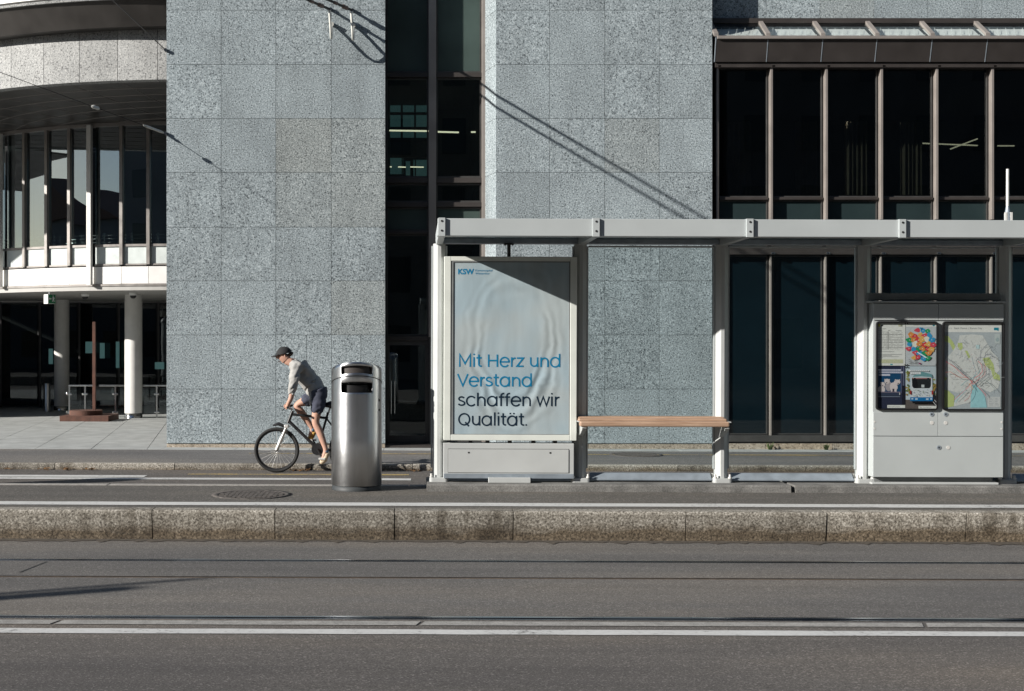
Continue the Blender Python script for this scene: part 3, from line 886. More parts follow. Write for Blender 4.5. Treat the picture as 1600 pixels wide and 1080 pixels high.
# dark metal ceiling between the band and the windows, with panel seams
ring(XC, YC, 7.795, .6, ZFB + .02, ZFB + .06, XM, "soffit", "soffit_dark")
MB().box(-20, -11.2, 25.2, 31.5, ZFB + .02, ZFB + .06).build("soffit", "soffit_dark", RB)
mb = MB()
for rr in (7.2, 6.6, 6.0, 5.4, 4.8, 4.2):
    pts = arc_pts(XC, YC, rr, XM, XC - rr + .05, 30)
    mb.tube([(p[0], p[1], ZFB + .018) for p in pts], .008, 5)
for k in range(14):
    a_ = a_end + .02 + k * .13
    mb.tube([(XC + 7.7 * math.cos(a_), YC - 7.7 * math.sin(a_), ZFB + .018), (XC + 3.5 * math.cos(a_ ), YC - 3.5 * math.sin(a_), ZFB + .018)], .006, 5)
mb.build("soffit_seam", "frame_grey", RB)
# long windows: an arc of panes on a second, flatter curve
XD, YD, RD = -4.4, 34.9, 8.0
def wd(px):
    """point of the window arc under a photo column"""
    k = (px - 640) / 2000.0
    # X = k*D ; (X-XD)^2 + (D-YD)^2 = RD^2
    A = k * k + 1; B = -2 * (k * XD + YD); C = XD * XD + YD * YD - RD * RD
    D = (-B - math.sqrt(B * B - 4 * A * C)) / (2 * A)
    return Vector((k * D, D))
S0 = 74.3
zT, zR, zP0, zB1, zB0 = [CAMZ + (540 - y) / S0 for y in (195, 383, 413, 416, 443)]
cols = [-27, 8, 39.5, 74, 109.5, 145.5, 190.5, 232.5, 274, 316]
def slab(p, q, z0, z1, t_, off, name, mat, parent=RB):
    d = (q - p).normalized(); nn = Vector((d.y, -d.x))
    if nn.y > 0: nn = -nn
    a, b_ = p + nn * off, q + nn * off
    poly = [(a.x, a.y, z0), (b_.x, b_.y, z0), (b_.x - nn.x * t_, b_.y - nn.y * t_, z0), (a.x - nn.x * t_, a.y - nn.y * t_, z0)]
    return MB().ext(poly, (0, 0, z1 - z0)).build(name, mat, parent)
def post2(p, w, d, z0, z1, name, mat, parent=RB):
    nn = (Vector((XD, YD)) - p).normalized(); tt = Vector((-nn.y, nn.x))
    poly = [p - tt * w - nn * d, p + tt * w - nn * d, p + tt * w + nn * .02, p - tt * w + nn * .02]
    return MB().ext([(q.x, q.y, z0) for q in poly], (0, 0, z1 - z0)).build(name, mat, parent)
for a, b_ in zip(cols[:-1], cols[1:]):
    p, q = wd(a), wd(b_); d = (q - p).normalized(); p2, q2 = p + d * .05, q - d * .05
    w = slab(p2, q2, zR - .02, zR + .03, .07, .02, "window", "frame_grey")
    slab(p2, q2, zR + .03, zT, .012, -.02, "pane", "glass_mirror", w)
    mb = MB(); nn = (Vector((XD, YD)) - p).normalized() * .25
    for k in range(3):
        z = zR + .10 + .075 * k
        mb.tube([(p2.x + nn.x, p2.y + nn.y, z), (q2.x + nn.x, q2.y + nn.y, z)], .016, 6)
    mb.tube([(p2.x + nn.x + .06, p2.y + nn.y, zR), (p2.x + nn.x + .06, p2.y + nn.y, zR + .3)], .02, 6)
    mb.build("guard_rail", "polished_steel", w)
    w2 = slab(p2, q2, zP0 - .015, zP0 + .02, .06, .02, "lower_window", "frame_grey")
    slab(p2, q2, zP0 + .02, zR - .02, .012, -.01, "pane", "frosted_panel", w2)
    slab(p + d * .004, q - d * .004, zB0, zB1, .05, .03, "white_band_panel", "white_panel")
    if a not in (8, 145.5): post2(p, .035, .06, zP0, zT, "mullion", "frame_grey")
for a in (8, 145.5):
    p = wd(a) + (wd(a) - Vector((XD, YD))).normalized() * .12
    post2(p, .05, .07, zB0 - .02, zT + .02, "steel_post", "white_column")
ring(XD, YD, RD + .06, RD - .1, zT, zT + .07, XM + .5, "window_head", "frame_grey", xmin=-12.2)
ring(XD, YD, RD + .05, RD - .08, zB0 - .05, zB0 - .004, XM + .5, "band_edge", "frame_grey", xmin=-12.2)
# rooms inside: dark
mb = MB(); 
mb.box(-13, XM - .02, 31.5, 31.6, zB0, zT + .5); mb.box(-13, XM - .02, 28.6, 31.5, zB0 + .3, zB0 + .35)
mb.build("interior", "interior_dark", RB)
# underside of the first floor and the recessed entrance
ring(XD, YD, RD + .03, .3, zB0 - .14, zB0 - .052, XM + .5, "entrance_ceiling", "soffit_light", xmin=-12.2)
MB().box(-14, XM - .02, 35.2, 35.3, ZP, zB0).build("entrance_back_wall", "interior_dark", RB)
for k in range(8):
    x0 = -13 + k * 1.05
    w = MB().box(x0, x0 + .05, 34.0, 34.08, ZP, zB0 - .15).build("entrance_window", "window_dark", RB)
    MB().box(x0 + .05, x0 + 1.0, 34.03, 34.045, ZP + .1, zB0 - .2).build("pane", "glass_dark", w)
MB().box(XM - .1, XM - .02, 26, 36, ZP, zB0).build("side_wall", "interior_dark", RB)
MB().box(-15, -12.5, 28, 36, ZP, zB0).build("side_wall", "interior_dark", RB)
def rcol(px, py, w):
    D = GD(py, ZP); x = PX(px, D); r = w / 2 * D / 2000
    c = MB().lathe([(r, ZP + .14), (r, zB0 - .1)], x, D, 36).build("column", "white_column", RB)
    MB().lathe([(r + .004, ZP), (r + .004, ZP + .14), (r - .02, ZP + .142)], x, D, 36).build("base_ring", "polished_steel", c)
rcol(208.5, 655, 27); rcol(96.5, 643, 23)
for (a, b_, c, d) in ((133.5, 145, 534, 552), (156, 163, 536, 560), (181, 186, 534, 575), (76, 82, 545, 569), (242, 256, 566, 577)):
    MB().box(PX(a, 33.7), PX(b_, 33.7), 33.7, 33.75, PZ(d, 33.7), PZ(c, 33.7)).build("entrance_glow", "far_glow", RB)  # small emissive teal panels added in the dark entrance
# building volume that closes the sky behind
MB().box(-30, XM - .02, 36.5, 37, ZP, 13).build("rear_wall", "far_facade_dark", RB)
MB().box(-30, XM - .02, 31.6, 36.5, zT + .6, zT + .7).build("floor_slab", "interior_dark", RB)

# glass railing on the plaza
DR = 29.5
GR = thing("glass_railing", (PX(180, DR), DR, ZP), "low glass railing with steel handrail under the curved building", "railing", street=False)
zh = PZ(602.5, DR)
MB().tube([(PX(107, DR), DR, zh), (PX(145, DR), DR, zh)], .022).tube([(PX(155, DR), DR, zh), (PX(300, DR), DR, zh)], .022).build("handrail", "polished_steel", GR)
for a, b_ in ((110, 131), (135, 144), (157, 178), (183, 242), (248, 300)):
    MB().box(PX(a, DR), PX(b_, DR), DR - .006, DR + .006, ZP + .12, zh - .06).build("pane", "glass_clear", GR)
for p in (108.5, 133, 180.5, 245):
    x = PX(p, DR)
    mb = MB().box(x - .018, x + .018, DR - .012, DR + .012, ZP, zh - .02)
    for z in (ZP + .15, zh - .2): mb.box(x - .06, x + .06, DR - .025, DR + .025, z - .02, z + .02, .006)
    mb.box(x - .06, x + .06, DR - .05, DR + .05, ZP, ZP + .02)
    mb.build("post", "polished_steel", GR)

# rusty pole on its stepped base
DP = 28.4; xp = PX(147.2, DP)
RP = thing("pole", (xp, DP, ZP), "thin rusty brown pole standing on a round and square rusty base", "pole", street=False)
MB().box(PX(96, DP - .3), PX(172, DP - .3), DP - .45, DP + .55, ZP + .006, PZ(650, DP - .45), .006).build("square_base", "corten", RP)
MB().lathe([(0, PZ(641, DP)), (.36, PZ(641, DP)), (.36, ZP + .13)], PX(134.5, DP), DP, 40, smooth=False).build("round_base", "corten", RP)
MB().box(xp - .034, xp + .034, DP - .03, DP + .03, ZP + .2, PZ(503, DP), .004).build("shaft", "corten", RP)

# ash bin by the entrance, exit sign and two small cameras
DB = 32.0; x = PX(73.5, DB)
t = thing("ash_bin", (x, DB, ZP), "small round steel bin standing left of the rear white column", "bin", street=False)
MB().lathe([(.085, ZP), (.085, PZ(600, DB)), (.075, PZ(599, DB))], x, DB, 24).build("body", "brushed_steel", t)
MB().disc((x, DB, PZ(600, DB)), (0, 0, 1), .083, 20, 0, .01).build("lid", "black_plastic", t)
DE = 27.6; x = PX(76, DE)
t = thing("exit_sign", (x, DE, PZ(474, DE)), "green emergency exit sign box hanging from the entrance ceiling", "sign", street=False)
z0, z1 = PZ(474.5, DE), PZ(460, DE)
A_, B_, C_ = Vector((PX(66, DE), DE + .12)), Vector((PX(75.5, DE), DE - .03)), Vector((PX(86, DE), DE + .05))
MB().ext([(A_.x, A_.y, z0), (B_.x, B_.y, z0), (C_.x, C_.y, z0), ((A_ + C_ - B_).x, (A_ + C_ - B_).y, z0)], (0, 0, z1 - z0)).build("box", "sign_white", t)
d = (C_ - B_).normalized(); nn = Vector((d.y, -d.x)) * .004
def sg(u, v, o=1.0): p = B_ + (C_ - B_) * u + nn * o; return (p.x, p.y, z0 + (z1 - z0) * v)
MB().add([sg(.02, .02), sg(.98, .02), sg(.98, .98), sg(.02, .98)], [(0, 1, 2, 3)]).build("panel", "sign_green", t)
mb = MB()
mb.add([sg(.12, .52, 2), sg(.26, .68, 2), sg(.26, .56, 2), sg(.46, .56, 2), sg(.46, .47, 2), sg(.26, .47, 2), sg(.26, .36, 2)], [(0, 6, 5, 4, 3, 2, 1)])
mb.add([sg(.54, .2, 2), sg(.62, .2, 2), sg(.68, .42, 2), sg(.76, .2, 2), sg(.84, .2, 2), sg(.75, .55, 2), sg(.85, .5, 2), sg(.86, .6, 2), sg(.7, .72, 2), sg(.55, .64, 2), sg(.55, .54, 2), sg(.63, .58, 2)], [list(range(12))])
mb.add([sg(.66 + .06 * math.cos(k * .785), .81 + .07 * math.sin(k * .785), 2) for k in range(8)], [list(range(8))])
mb.build("pictogram", "sign_white", t)
MB().tube([(x, DE + .05, z1), (x, DE + .05, zB0 - .13)], .01, 6).build("hanger", "shelter_grey", t)
for px, py, D, lab in ((208, 463, 28.3, "small white dome camera on the ceiling above the front column"), (133, 474, 28.9, "small dark dome camera on the ceiling between the two columns")):
    xx = PX(px, D); zc = zB0 - .14
    t = thing("security_camera", (xx, D, zc), lab, "camera", "ceiling cameras", street=False)
    MB().lathe([(0.09, zc), (.09, zc - .05), (.07, zc - .06)], xx, D, 20).build("housing", "sign_white", t)
    MB().lathe([(.07, zc - .06), (.062, zc - .10), (.035, zc - .125), (.001, zc - .13)], xx, D, 20).build("dome", "black_plastic", t)

# ------------------------------------------------------------------ tram shelter
DPST, DFR = 12.58, 11.64
SH = thing("tram_shelter", (PX(905, DPST), DPST, .07), "long pale grey tram stop shelter with flat roof on slim posts", "shelter")
# concrete plinth below, two lengths with a gap
DPL = 12.28
def pl(x0, x1, lab):
    mb = MB()
    mb.ext([(x0, DPL + .0, 0), (x0, DPL + .006, .055), (x0, DPL + .022, .07), (x0, 12.95, .07), (x0, 12.95, 0)], (x1 - x0, 0, 0))
    o = mb.build("concrete_plinth", "concrete", loc=((x0 + x1) / 2, DPL, 0)); tag(o, lab, "plinth", "concrete plinths under the shelter")
pl(PX(668, DPL), PX(1237, DPL), "long concrete plinth under the poster case and bench, left of the gap")
pl(PX(1244, DPL), PX(2100, DPL), "long concrete plinth under the information case, right of the gap")
posts = [686, 906.5, 1127, 1348.5, 1569, 1790]
zpt = 2.40
for p in posts:
    x = PX(p, DPST); w = .060; c = .044
    prof = [(x - w, DPST - .016), (x - w + c, DPST - .06), (x + w - c, DPST - .06), (x + w, DPST - .016), (x + w, DPST + .05), (x - w, DPST + .05)]
    po = MB().ext([(a, b_, .11) for a, b_ in prof], (0, 0, zpt - .11)).build("post", "shelter_white", SH)
    mb = MB()
    for sx_ in (-1, 1): mb.box(x + sx_ * (w + .004), x + sx_ * (w + .018), DPST - .002, DPST + .03, .20, zpt - .02)
    mb.build("glazing_channel", "shelter_grey", po)
    mb = MB()
    k = 20; pts = []
    hw, hd, rr = .092, .085, .03
    for (cx_, cy_, a0) in ((hw - rr, -hd + rr, -90), (hw - rr, hd - rr, 0), (-hw + rr, hd - rr, 90), (-hw + rr, -hd + rr, 180)):
        for j in range(5): pts.append((x + cx_ + rr * math.cos(R(a0 + j * 22.5)), DPST - .01 + cy_ + rr * math.sin(R(a0 + j * 22.5)), .07))
    mb.ext(pts, (0, 0, .034)); mb.ext([(q[0] * .96 + x * .04, q[1] * .96 + (DPST - .01) * .04, .104) for q in pts], (0, 0, .008))
    bp_ = mb.build("base_plate", "shelter_white", po)
    mb = MB()
    for sx_ in (-1, 1):
        for sy_ in (-1, 1):
            mb.tube([(x + sx_ * .072, DPST - .01 + sy_ * .06, .112), (x + sx_ * .072, DPST - .01 + sy_ * .06, .15)], .011, 8)
            mb.tube([(x + sx_ * .072, DPST - .01 + sy_ * .06, .112), (x + sx_ * .072, DPST - .01 + sy_ * .06, .126)], .019, 6)
    mb.build("anchor_bolt", "bolt_white", po)
zf0, zf1 = PZ(368.2, DFR), PZ(341.0, DFR)
XS0 = PX(683.2, DFR); XS1 = PX(1860, DFR)
# fascia: upright face with a return below
MB().box(XS0, XS1, DFR, DFR + .03, zf0, zf1, .004).box(XS0, XS1, DFR + .031, DFR + .16, zf0 + .002, zf0 + .022).build("front_fascia", "shelter_grey", SH)
# roof sheet of opal glass, falling slightly to the back
MB().ext([(XS0 + .01, DFR + .031, zf1 - .02), (XS0 + .01, DPST + .42, zf1 - .06), (XS0 + .01, DPST + .42, zf1 - .045), (XS0 + .01, DFR + .031, zf1 - .005)], (XS1 - XS0 - .02, 0, 0)).build("roof_sheet", "roof_sheet", SH)
MB().box(XS0 + .02, XS1, DFR + .165, DPST + .05, zf0 + .055, zf0 + .062).build("ceiling_glass", "glass_clear", SH)
MB().box(XS0 + .02, XS1, DPST - .035, DPST + .05, zpt + .002, zpt + .052, .006).build("back_beam", "galvanised", SH)
MB().box(XS0 + .02, XS1, DPST + .35, DPST + .43, zf0 + .03, zf1 - .062, .004).build("rear_beam", "shelter_grey", SH)
brk = [689.6, 930.5, 1170.5, 1408.5, 1648]
for p in brk:
    x = PX(p, DFR); xpp = x
    hw = .030
    # bracket: roof arm running from the fascia back past the post
    k = brk.index(p); xq = PX(posts[k], DPST)
    prof = [(DFR - .022, zf0 - .004), (DFR - .022, zf1 + .004), (DFR + .031, zf1 + .004), (DPST + .40, zf1 - .03), (DPST + .40, zpt + .06), (DPST + .05, zpt - .01), (DPST - .06, zpt - .01), (DFR + .05, zf0 - .004)]
    shear = (xq - x) / (DPST - DFR)
    f = lambda y, o_: (x + o_ + (y - DFR) * shear * (1 if y > DFR else 0), y)
    vs = [(*f(y, -hw), z) for y, z in prof] + [(*f(y, hw), z) for y, z in prof]
    nP = len(prof)
    fs = [list(range(nP)), list(range(nP, 2 * nP))[::-1]] + [(i, i + nP, (i + 1) % nP + nP, (i + 1) % nP) for i in range(nP)]
    ar = MB().add(vs, fs).build("roof_arm", "shelter_grey", SH)
    mb = MB()
    for y in (345.5, 360.5):
        mb.disc((x, DFR - .022, PZ(y, DFR)), (0, -1, 0), .0095, 12, 0, .004)
    mb.build("bolt", "bolt_dark", ar)
# glass back walls between the posts, with top and foot rails
for i, (a, b_) in enumerate(zip(posts[1:-1], posts[2:])):
    xa, xb = PX(a, DPST) + .08, PX(b_, DPST) - .08
    g_ = MB().box(xa, xb, DPST + .01, DPST + .02, .17, zpt - .03).build("back_pane", "glass_clear", SH)
    MB().box(xa - .0, xb + .0, DPST - .004, DPST + .034, zpt - .028, zpt - .012, .003).build("top_rail", "shelter_grey", g_)
    MB().ext([(xa + .02, DPST - .045, .088), (xa + .02, DPST - .045, .098), (xa + .02, DPST + .03, .155), (xa + .02, DPST + .045, .155), (xa + .02, DPST + .045, .088)], (xb - xa - .04, 0, 0)).build("foot_rail", "galvanised", g_)
# horizontal bar over the information case
o = MB().box(PX(1354, 12.5), PX(1563, 12.5), 12.47, 12.53, PZ(467, 12.5), PZ(455.5, 12.5), .012).build("cross_bar", "shelter_dark", SH)
# whip aerial on the roof
DA = 12.0; x = PX(1573.5, DA)
t = thing("antenna", (x, DA, zf1 - .03), "white rod antenna standing on the shelter roof", "antenna")
MB().tube([(x, DA, PZ(322, DA)), (x, DA, PZ(261, DA))], .0135, 10).build("rod", "insulator_white", t)
MB().lathe([(.014, PZ(319, DA)), (.022, PZ(328, DA)), (.03, PZ(331, DA)), (.03, zf1 - .03)], x, DA, 14).build("foot", "galvanised", t)
MB().box(x - .034, x - .014, DA - .03, DA - .01, zf1 - .03, PZ(329, DA)).box(x + .014, x + .034, DA - .03, DA - .01, zf1 - .03, PZ(329, DA)).build("clamp", "bolt_white", t)

# ------------------------------------------------------------------ bench
DBN = 12.30
xb0, xb1 = PX(905.5, DBN), PX(1139.5, DBN)
zb = PZ(651.5, DBN)
t = thing("bench", ((xb0 + xb1) / 2, DBN, .07), "wooden slat bench fixed between two shelter posts right of the poster", "bench")
for k in range(4):
    y0 = DBN - .04 + k * .098
    zt_ = zb - (0.036 if k == 0 else 0.012 if k == 1 else 0)
    th = .05 if k == 0 else .036
    MB().box(xb0 + rnd.uniform(0, .004), xb1 - rnd.uniform(0, .004), y0, y0 + .09, zt_ - th, zt_, .013).build("seat_slat", "bench_wood", t)
for p in (909, 1128.5):
    x = PX(p, DPST - .1)
    mb = MB()
    mb.ext([(x - .02, DBN + .0, zb - .088), (x - .02, DBN - .03, zb - .10), (x - .02, DBN + .0, zb - .125), (x - .02, DPST - .062, zb - .20), (x - .02, DPST - .062, zb - .04), (x - .02, DBN + .12, zb - .048)], (.04, 0, 0))
    mb.box(x - .05, x + .05, DBN + .02, DPST - .063, zb - .047, zb - .038)
    mb.build("bracket", "shelter_white", t)

# ------------------------------------------------------------------ text helpers
def text_mesh(mb, s, x, z, h, y, wtot=None, col=(0, 0, 0), bold=0.0):
    cu = bpy.data.curves.new("t", 'FONT'); cu.body = s; cu.size = 1.0; cu.fill_mode = 'FRONT'; cu.offset = bold
    cu.resolution_u = 3
    ob = bpy.data.objects.new("t", cu); COL.objects.link(ob)
    dg = bpy.context.evaluated_depsgraph_get()
    me = bpy.data.meshes.new_from_object(ob.evaluated_get(dg))
    xs = [v.co.x for v in me.vertices] or [0]; x0 = min(xs); w = max(xs) - x0 or 1
    caps = .72
    sz = h / caps; sx_ = (wtot / w) if wtot else sz
    vs = [(x + (v.co.x - x0) * sx_, y, z + v.co.y * sz) for v in me.vertices]
    mb.add(vs, [list(p.vertices) for p in me.polygons], col=col)
    bpy.data.objects.remove(ob); bpy.data.curves.remove(cu); bpy.data.meshes.remove(me)

def ribbon(mb, pts, w, y, col, closed=False):
    k = len(pts); L = []; Rr = []
    for i in range(k):
        if closed: a, b_, c = pts[i - 1], pts[i], pts[(i + 1) % k]
        else: a, b_, c = pts[max(i - 1, 0)], pts[i], pts[min(i + 1, k - 1)]
        d1 = Vector((b_[0] - a[0], b_[1] - a[1])); d2 = Vector((c[0] - b_[0], c[1] - b_[1]))
        if d1.length < 1e-9: d1 = d2
        if d2.length < 1e-9: d2 = d1
        d1.normalize(); d2.normalize()
        n1 = Vector((-d1.y, d1.x)); n2 = Vector((-d2.y, d2.x)); nn = n1 + n2
        nn = nn.normalized() if nn.length > 1e-6 else n1
        s_ = min(1 / max(nn.dot(n1), .35), 2.2) * w / 2
        L.append((b_[0] + nn.x * s_, y, b_[1] + nn.y * s_)); Rr.append((b_[0] - nn.x * s_, y, b_[1] - nn.y * s_))
    vs = L + Rr; n_ = k if closed else k - 1
    fs = [(i, i + k, (i + 1) % k + k, (i + 1) % k) for i in range(n_)]
    mb.add(vs, fs, col=col)

def arcp(cx, cz, r, a0, a1, n_=18, rz=None):
    rz = rz or r
    return [(cx + r * math.cos(R(a0 + (a1 - a0) * i / n_)), cz + rz * math.sin(R(a0 + (a1 - a0) * i / n_))) for i in range(n_ + 1)]
# round geometric letters drawn as strokes: (strokes, advance); cap .70, x-height .55
XH = .55
bowl = lambda: arcp(.325, .275, .265, 0, 360, 28)
GL = {
 'M': ([[(.11, 0), (.11, .70), (.42, .18), (.73, .70), (.73, 0)]], .84),
 'i': ([[(.11, 0), (.11, .55)], [(.11, .665), (.11, .745)]], .22),
 't': ([[(.17, .70), (.17, .16)] + arcp(.29, .16, .12, 180, 265, 6) + [(.34, .042)], [(.03, .51), (.34, .51)]], .37),
 'H': ([[(.11, 0), (.11, .70)], [(.62, 0), (.62, .70)], [(.11, .36), (.62, .36)]], .73),
 'e': ([[(.075, .285), (.575, .285)] + arcp(.325, .275, .262, 5, 322, 24)], .63),
 'r': ([[(.11, 0), (.11, .55)], [(.11, .27)] + arcp(.30, .31, .19, 170, 95, 7) + [(.335, .50)]], .36),
 'z': ([[(.05, .505), (.43, .505), (.06, .045), (.44, .045)]], .49),
 'u': ([[(.11, .55), (.11, .25)] + arcp(.31, .25, .20, 180, 360, 14, .205) + [(.51, .55)], [(.51, .25), (.51, 0)]], .61),
 'n': ([[(.11, 0), (.11, .55)], [(.11, .30)] + arcp(.31, .30, .20, 180, 0, 14, .205) + [(.51, 0)]], .61),
 'd': ([bowl(), [(.585, 0), (.585, .75)]], .69),
 'V': ([[(.03, .70), (.33, .03), (.63, .70)]], .66),
 's': ([arcp(.235, .405, .15, 20, 175, 9, .105) + arcp(.225, .405, .14, 180, 255, 5, .105) + [(.27, .275)] + arcp(.26, .15, .155, 65, -20, 6, .11) + arcp(.235, .15, .18, -30, -165, 9, .11)], .47),
 'a': ([bowl(), [(.585, 0), (.585, .55)]], .69),
 'c': ([arcp(.325, .275, .265, 40, 320, 22)], .59),
 'h': ([[(.11, 0), (.11, .75)], [(.11, .30)] + arcp(.31, .30, .20, 180, 0, 14, .205) + [(.51, 0)]], .61),
 'f': ([[(.15, 0), (.15, .57)] + arcp(.29, .58, .14, 180, 90, 7, .13) + [(.33, .71)], [(.02, .51), (.32, .51)]], .34),
 'w': ([[(.03, .55), (.20, .03), (.385, .53), (.57, .03), (.74, .55)]], .77),
 'Q': ([arcp(.385, .35, .315, 0, 360, 30), [(.44, .19), (.66, -.04)]], .77),
 'l': ([[(.11, 0), (.11, .75)]], .22),
 'ä': ([bowl(), [(.585, 0), (.585, .55)], [(.22, .645), (.22, .725)], [(.43, .645), (.43, .725)]], .69),
 '.': ([[(.10, 0), (.10, .085)]], .2),
 ' ': ([], .27),
}
def stroke_text(mb, s, x, z, cap, y, width, col, wt=.088):
    tot = sum(GL[c][1] for c in s) - .14; sz = cap / .70; sx_ = width / tot
    u = -.09; k = 0
    for c in s:
        st, adv = GL[c]
        for p in st:
            closed = len(p) > 20 and abs(p[0][0] - p[-1][0]) < 1e-4 and abs(p[0][1] - p[-1][1]) < 1e-4
            q = p[:-1] if closed else p
            ribbon(mb, [(x + (u + a) * sx_, z + b_ * sz) for a, b_ in q], wt * sz, y - .0003 * (k % 4), col, closed); k += 1
        u += adv

# ------------------------------------------------------------------ poster case
DC = 12.45
CX = PX(797.5, DC)
def cx(p): return PX(p, DC)
def cz(p): return PZ(p, DC)
LB = thing("poster_case", (CX, DC, .07), "tall advertising case with a grey fabric poster and blue and black lettering", "advertising case")
mb = MB()
x0, x1, z0, z1 = cx(693.5), cx(901.5), cz(688), cz(400.5); a0, a1, b0, b1 = cx(704.5), cx(891), cz(679), cz(407.5)
mb.box(x0, a0, DC, DC + .14, z0, z1, .005); mb.box(a1, x1, DC, DC + .14, z0, z1, .005)
mb.box(a0 + .0005, a1 - .0005, DC + .001, DC + .139, z0, b0, .004); mb.box(a0 + .0005, a1 - .0005, DC + .001, DC + .139, b1, z1, .004)
mb.box(a0, a1, DC + .03, DC + .13, b0, b1)
mb.build("case_frame", "frame_white", LB)
mb = MB(); e = .022
mb.box(a0 + .001, a0 + e, DC + .006, DC + .02, b0, b1); mb.box(a1 - e * .5, a1 - .001, DC + .006, DC + .02, b0, b1); mb.box(a0 + e, a1 - e * .5, DC + .006, DC + .02, b1 - e * .55, b1 - .001); mb.box(a0 + e, a1 - e * .5, DC + .006, DC + .02, b0 + .001, b0 + e * .3)
mb.build("inner_rim", "shelter_dark", LB)
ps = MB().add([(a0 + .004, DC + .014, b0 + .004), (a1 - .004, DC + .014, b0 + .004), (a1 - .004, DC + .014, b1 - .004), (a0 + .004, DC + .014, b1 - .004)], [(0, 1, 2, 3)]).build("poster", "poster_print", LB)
BLUE, NAVY = (.012, .24, .46), (.012, .03, .055)
yT = DC + .0125
mb = MB(); cap = 19.4 * DC / 2000
stroke_text(mb, "Mit Herz und", cx(718), cz(573), cap, yT, cx(876) - cx(718), BLUE)
stroke_text(mb, "Verstand", cx(717), cz(603.6), cap, yT, cx(831.5) - cx(717), BLUE)
stroke_text(mb, "schaffen wir", cx(717.5), cz(634.2), cap, yT, cx(874) - cx(717.5), NAVY)
stroke_text(mb, "Qualität.", cx(718), cz(664.8), cap, yT, cx(824) - cx(718), NAVY)
mb.build("lettering", "print", ps)
mb = MB()
text_mesh(mb, "KSW", cx(715.5), cz(428), 8.2 * DC / 2000, yT, cx(740.5) - cx(715.5), BLUE, .035)
text_mesh(mb, "Kantonsspital", cx(742.5), cz(423.6), 3.1 * DC / 2000, yT, cx(769) - cx(742.5), BLUE, .0)
text_mesh(mb, "Winterthur", cx(742.5), cz(428.4), 3.1 * DC / 2000, yT, cx(765) - cx(742.5), BLUE, .0)
mb.build("logo_lettering", "print", ps)
MB().add([(a0 + .003, DC + .009, b0 + .003), (a1 - .003, DC + .009, b0 + .003), (a1 - .003, DC + .009, b1 - .003), (a0 + .003, DC + .009, b1 - .003)], [(0, 1, 2, 3)]).build("cover_glass", "glass_clear", LB)
# cabinet under it
mb = MB(); x0, x1 = cx(693.5), cx(898)
mb.box(x0, x1, DC + .01, DC + .17, cz(747.5), cz(692.5), .006)
cb = mb.build("cabinet", "shelter_white", LB)
MB().box(cx(700.5), cx(890), DC + .0095, DC + .012, cz(739), cz(701), 0).build("seam", "bolt_dark", cb)
MB().box(cx(701.2), cx(889.3), DC + .004, DC + .02, cz(738.3), cz(701.8), .002).disc((cx(733), DC + .004, cz(707)), (0, -1, 0), .0, 3).build("cabinet_door", "shelter_white", cb)
mb = MB()
for p in (733, 860.5): mb.box(cx(p) - .008, cx(p) + .008, DC + .001, DC + .0045, cz(708.2), cz(705.8), .002)
mb.build("keyhole", "black_plastic", cb)
MB().box(x0 + .004, x1 - .004, DC + .002, DC + .009, cz(747.3), cz(740), .002).build("skirt", "galvanised", cb)
MB().box(cx(763.5), cx(829), DC - .06, DC + .0, .072, cz(745.2), .004).build("foot_plate", "shelter_white", LB)
mb = MB()
for p in (733, 760, 795, 832, 866): mb.box(cx(p), cx(p + 6), DC + .05, DC + .12, cz(692.8), cz(687.5))
mb.build("peg", "black_plastic", LB)
mb = MB(); xh_ = cx(795.5)
mb.box(xh_ - .05, xh_ + .05, DC + .04, DC + .1, zpt - .012, zpt + .0, .003).tube([(xh_, DC + .07, zpt - .012), (xh_, DC + .07, cz(400))], .018, 10)
for sx_ in (-.036, .036): mb.tube([(xh_ + sx_, DC + .07, zpt - .02), (xh_ + sx_, DC + .07, zpt - .011)], .008, 6)
mb.build("hanger", "bolt_dark", LB)

# ------------------------------------------------------------------ information case
DK = 12.40
def kx(p): return PX(p, DK)
def kz(p): return PZ(p, DK)
KS = thing("information_case", (kx(1467), DK, .07), "grey metal information case with timetable, zone map and city map", "information case")
mb = MB()
mb.box(kx(1364.5), kx(1568.5), DK + .012, DK + .30, kz(743), kz(471), .004)
mb.build("case_body", "kiosk_grey", KS)
MB().box(kx(1359), kx(1571), DK - .015, DK + .32, kz(470.6), kz(467.8), .003).build("lid", "shelter_grey", KS)
for a, b_ in ((1365, 1466), (1466.8, 1568)):
    MB().box(kx(a), kx(b_), DK, DK + .014, kz(497.5), kz(472), .002).build("header_panel", "kiosk_grey", KS)
    MB().box(kx(a), kx(b_), DK, DK + .014, kz(678.6), kz(642), .002).build("door_panel", "kiosk_grey", KS)
MB().box(kx(1365), kx(1568), DK, DK + .014, kz(742.8), kz(679.6), .002).build("lower_door", "kiosk_grey", KS)
mb = MB()
for p, q in ((1456, 644.5), (1478, 644.5), (1467.5, 696.5)):
    mb.tube([(kx(p), DK + .004, kz(q)), (kx(p), DK - .004, kz(q))], .021, 16)
mb.build("lock", "galvanised", KS)
mb = MB()
for p, q in ((1456, 644.5), (1478, 644.5), (1467.5, 696.5)):
    mb.box(kx(p) - .006, kx(p) + .004, DK - .006, DK - .0042, kz(q) - .008, kz(q) + .008)
mb.build("keyhole", "black_plastic", KS)
mb = MB()
for p, q in ((1456.5, 658), (1478, 658), (1482, 696.5)): mb.tube([(kx(p), DK + .004, kz(q)), (kx(p), DK - .003, kz(q))], .018, 16)
for p in (1367, 1565.5):
    for q in (656.5, 667): mb.tube([(kx(p), DK + .004, kz(q)), (kx(p), DK - .003, kz(q))], .009, 10)
mb.build("cover_cap", "bolt_white", KS)
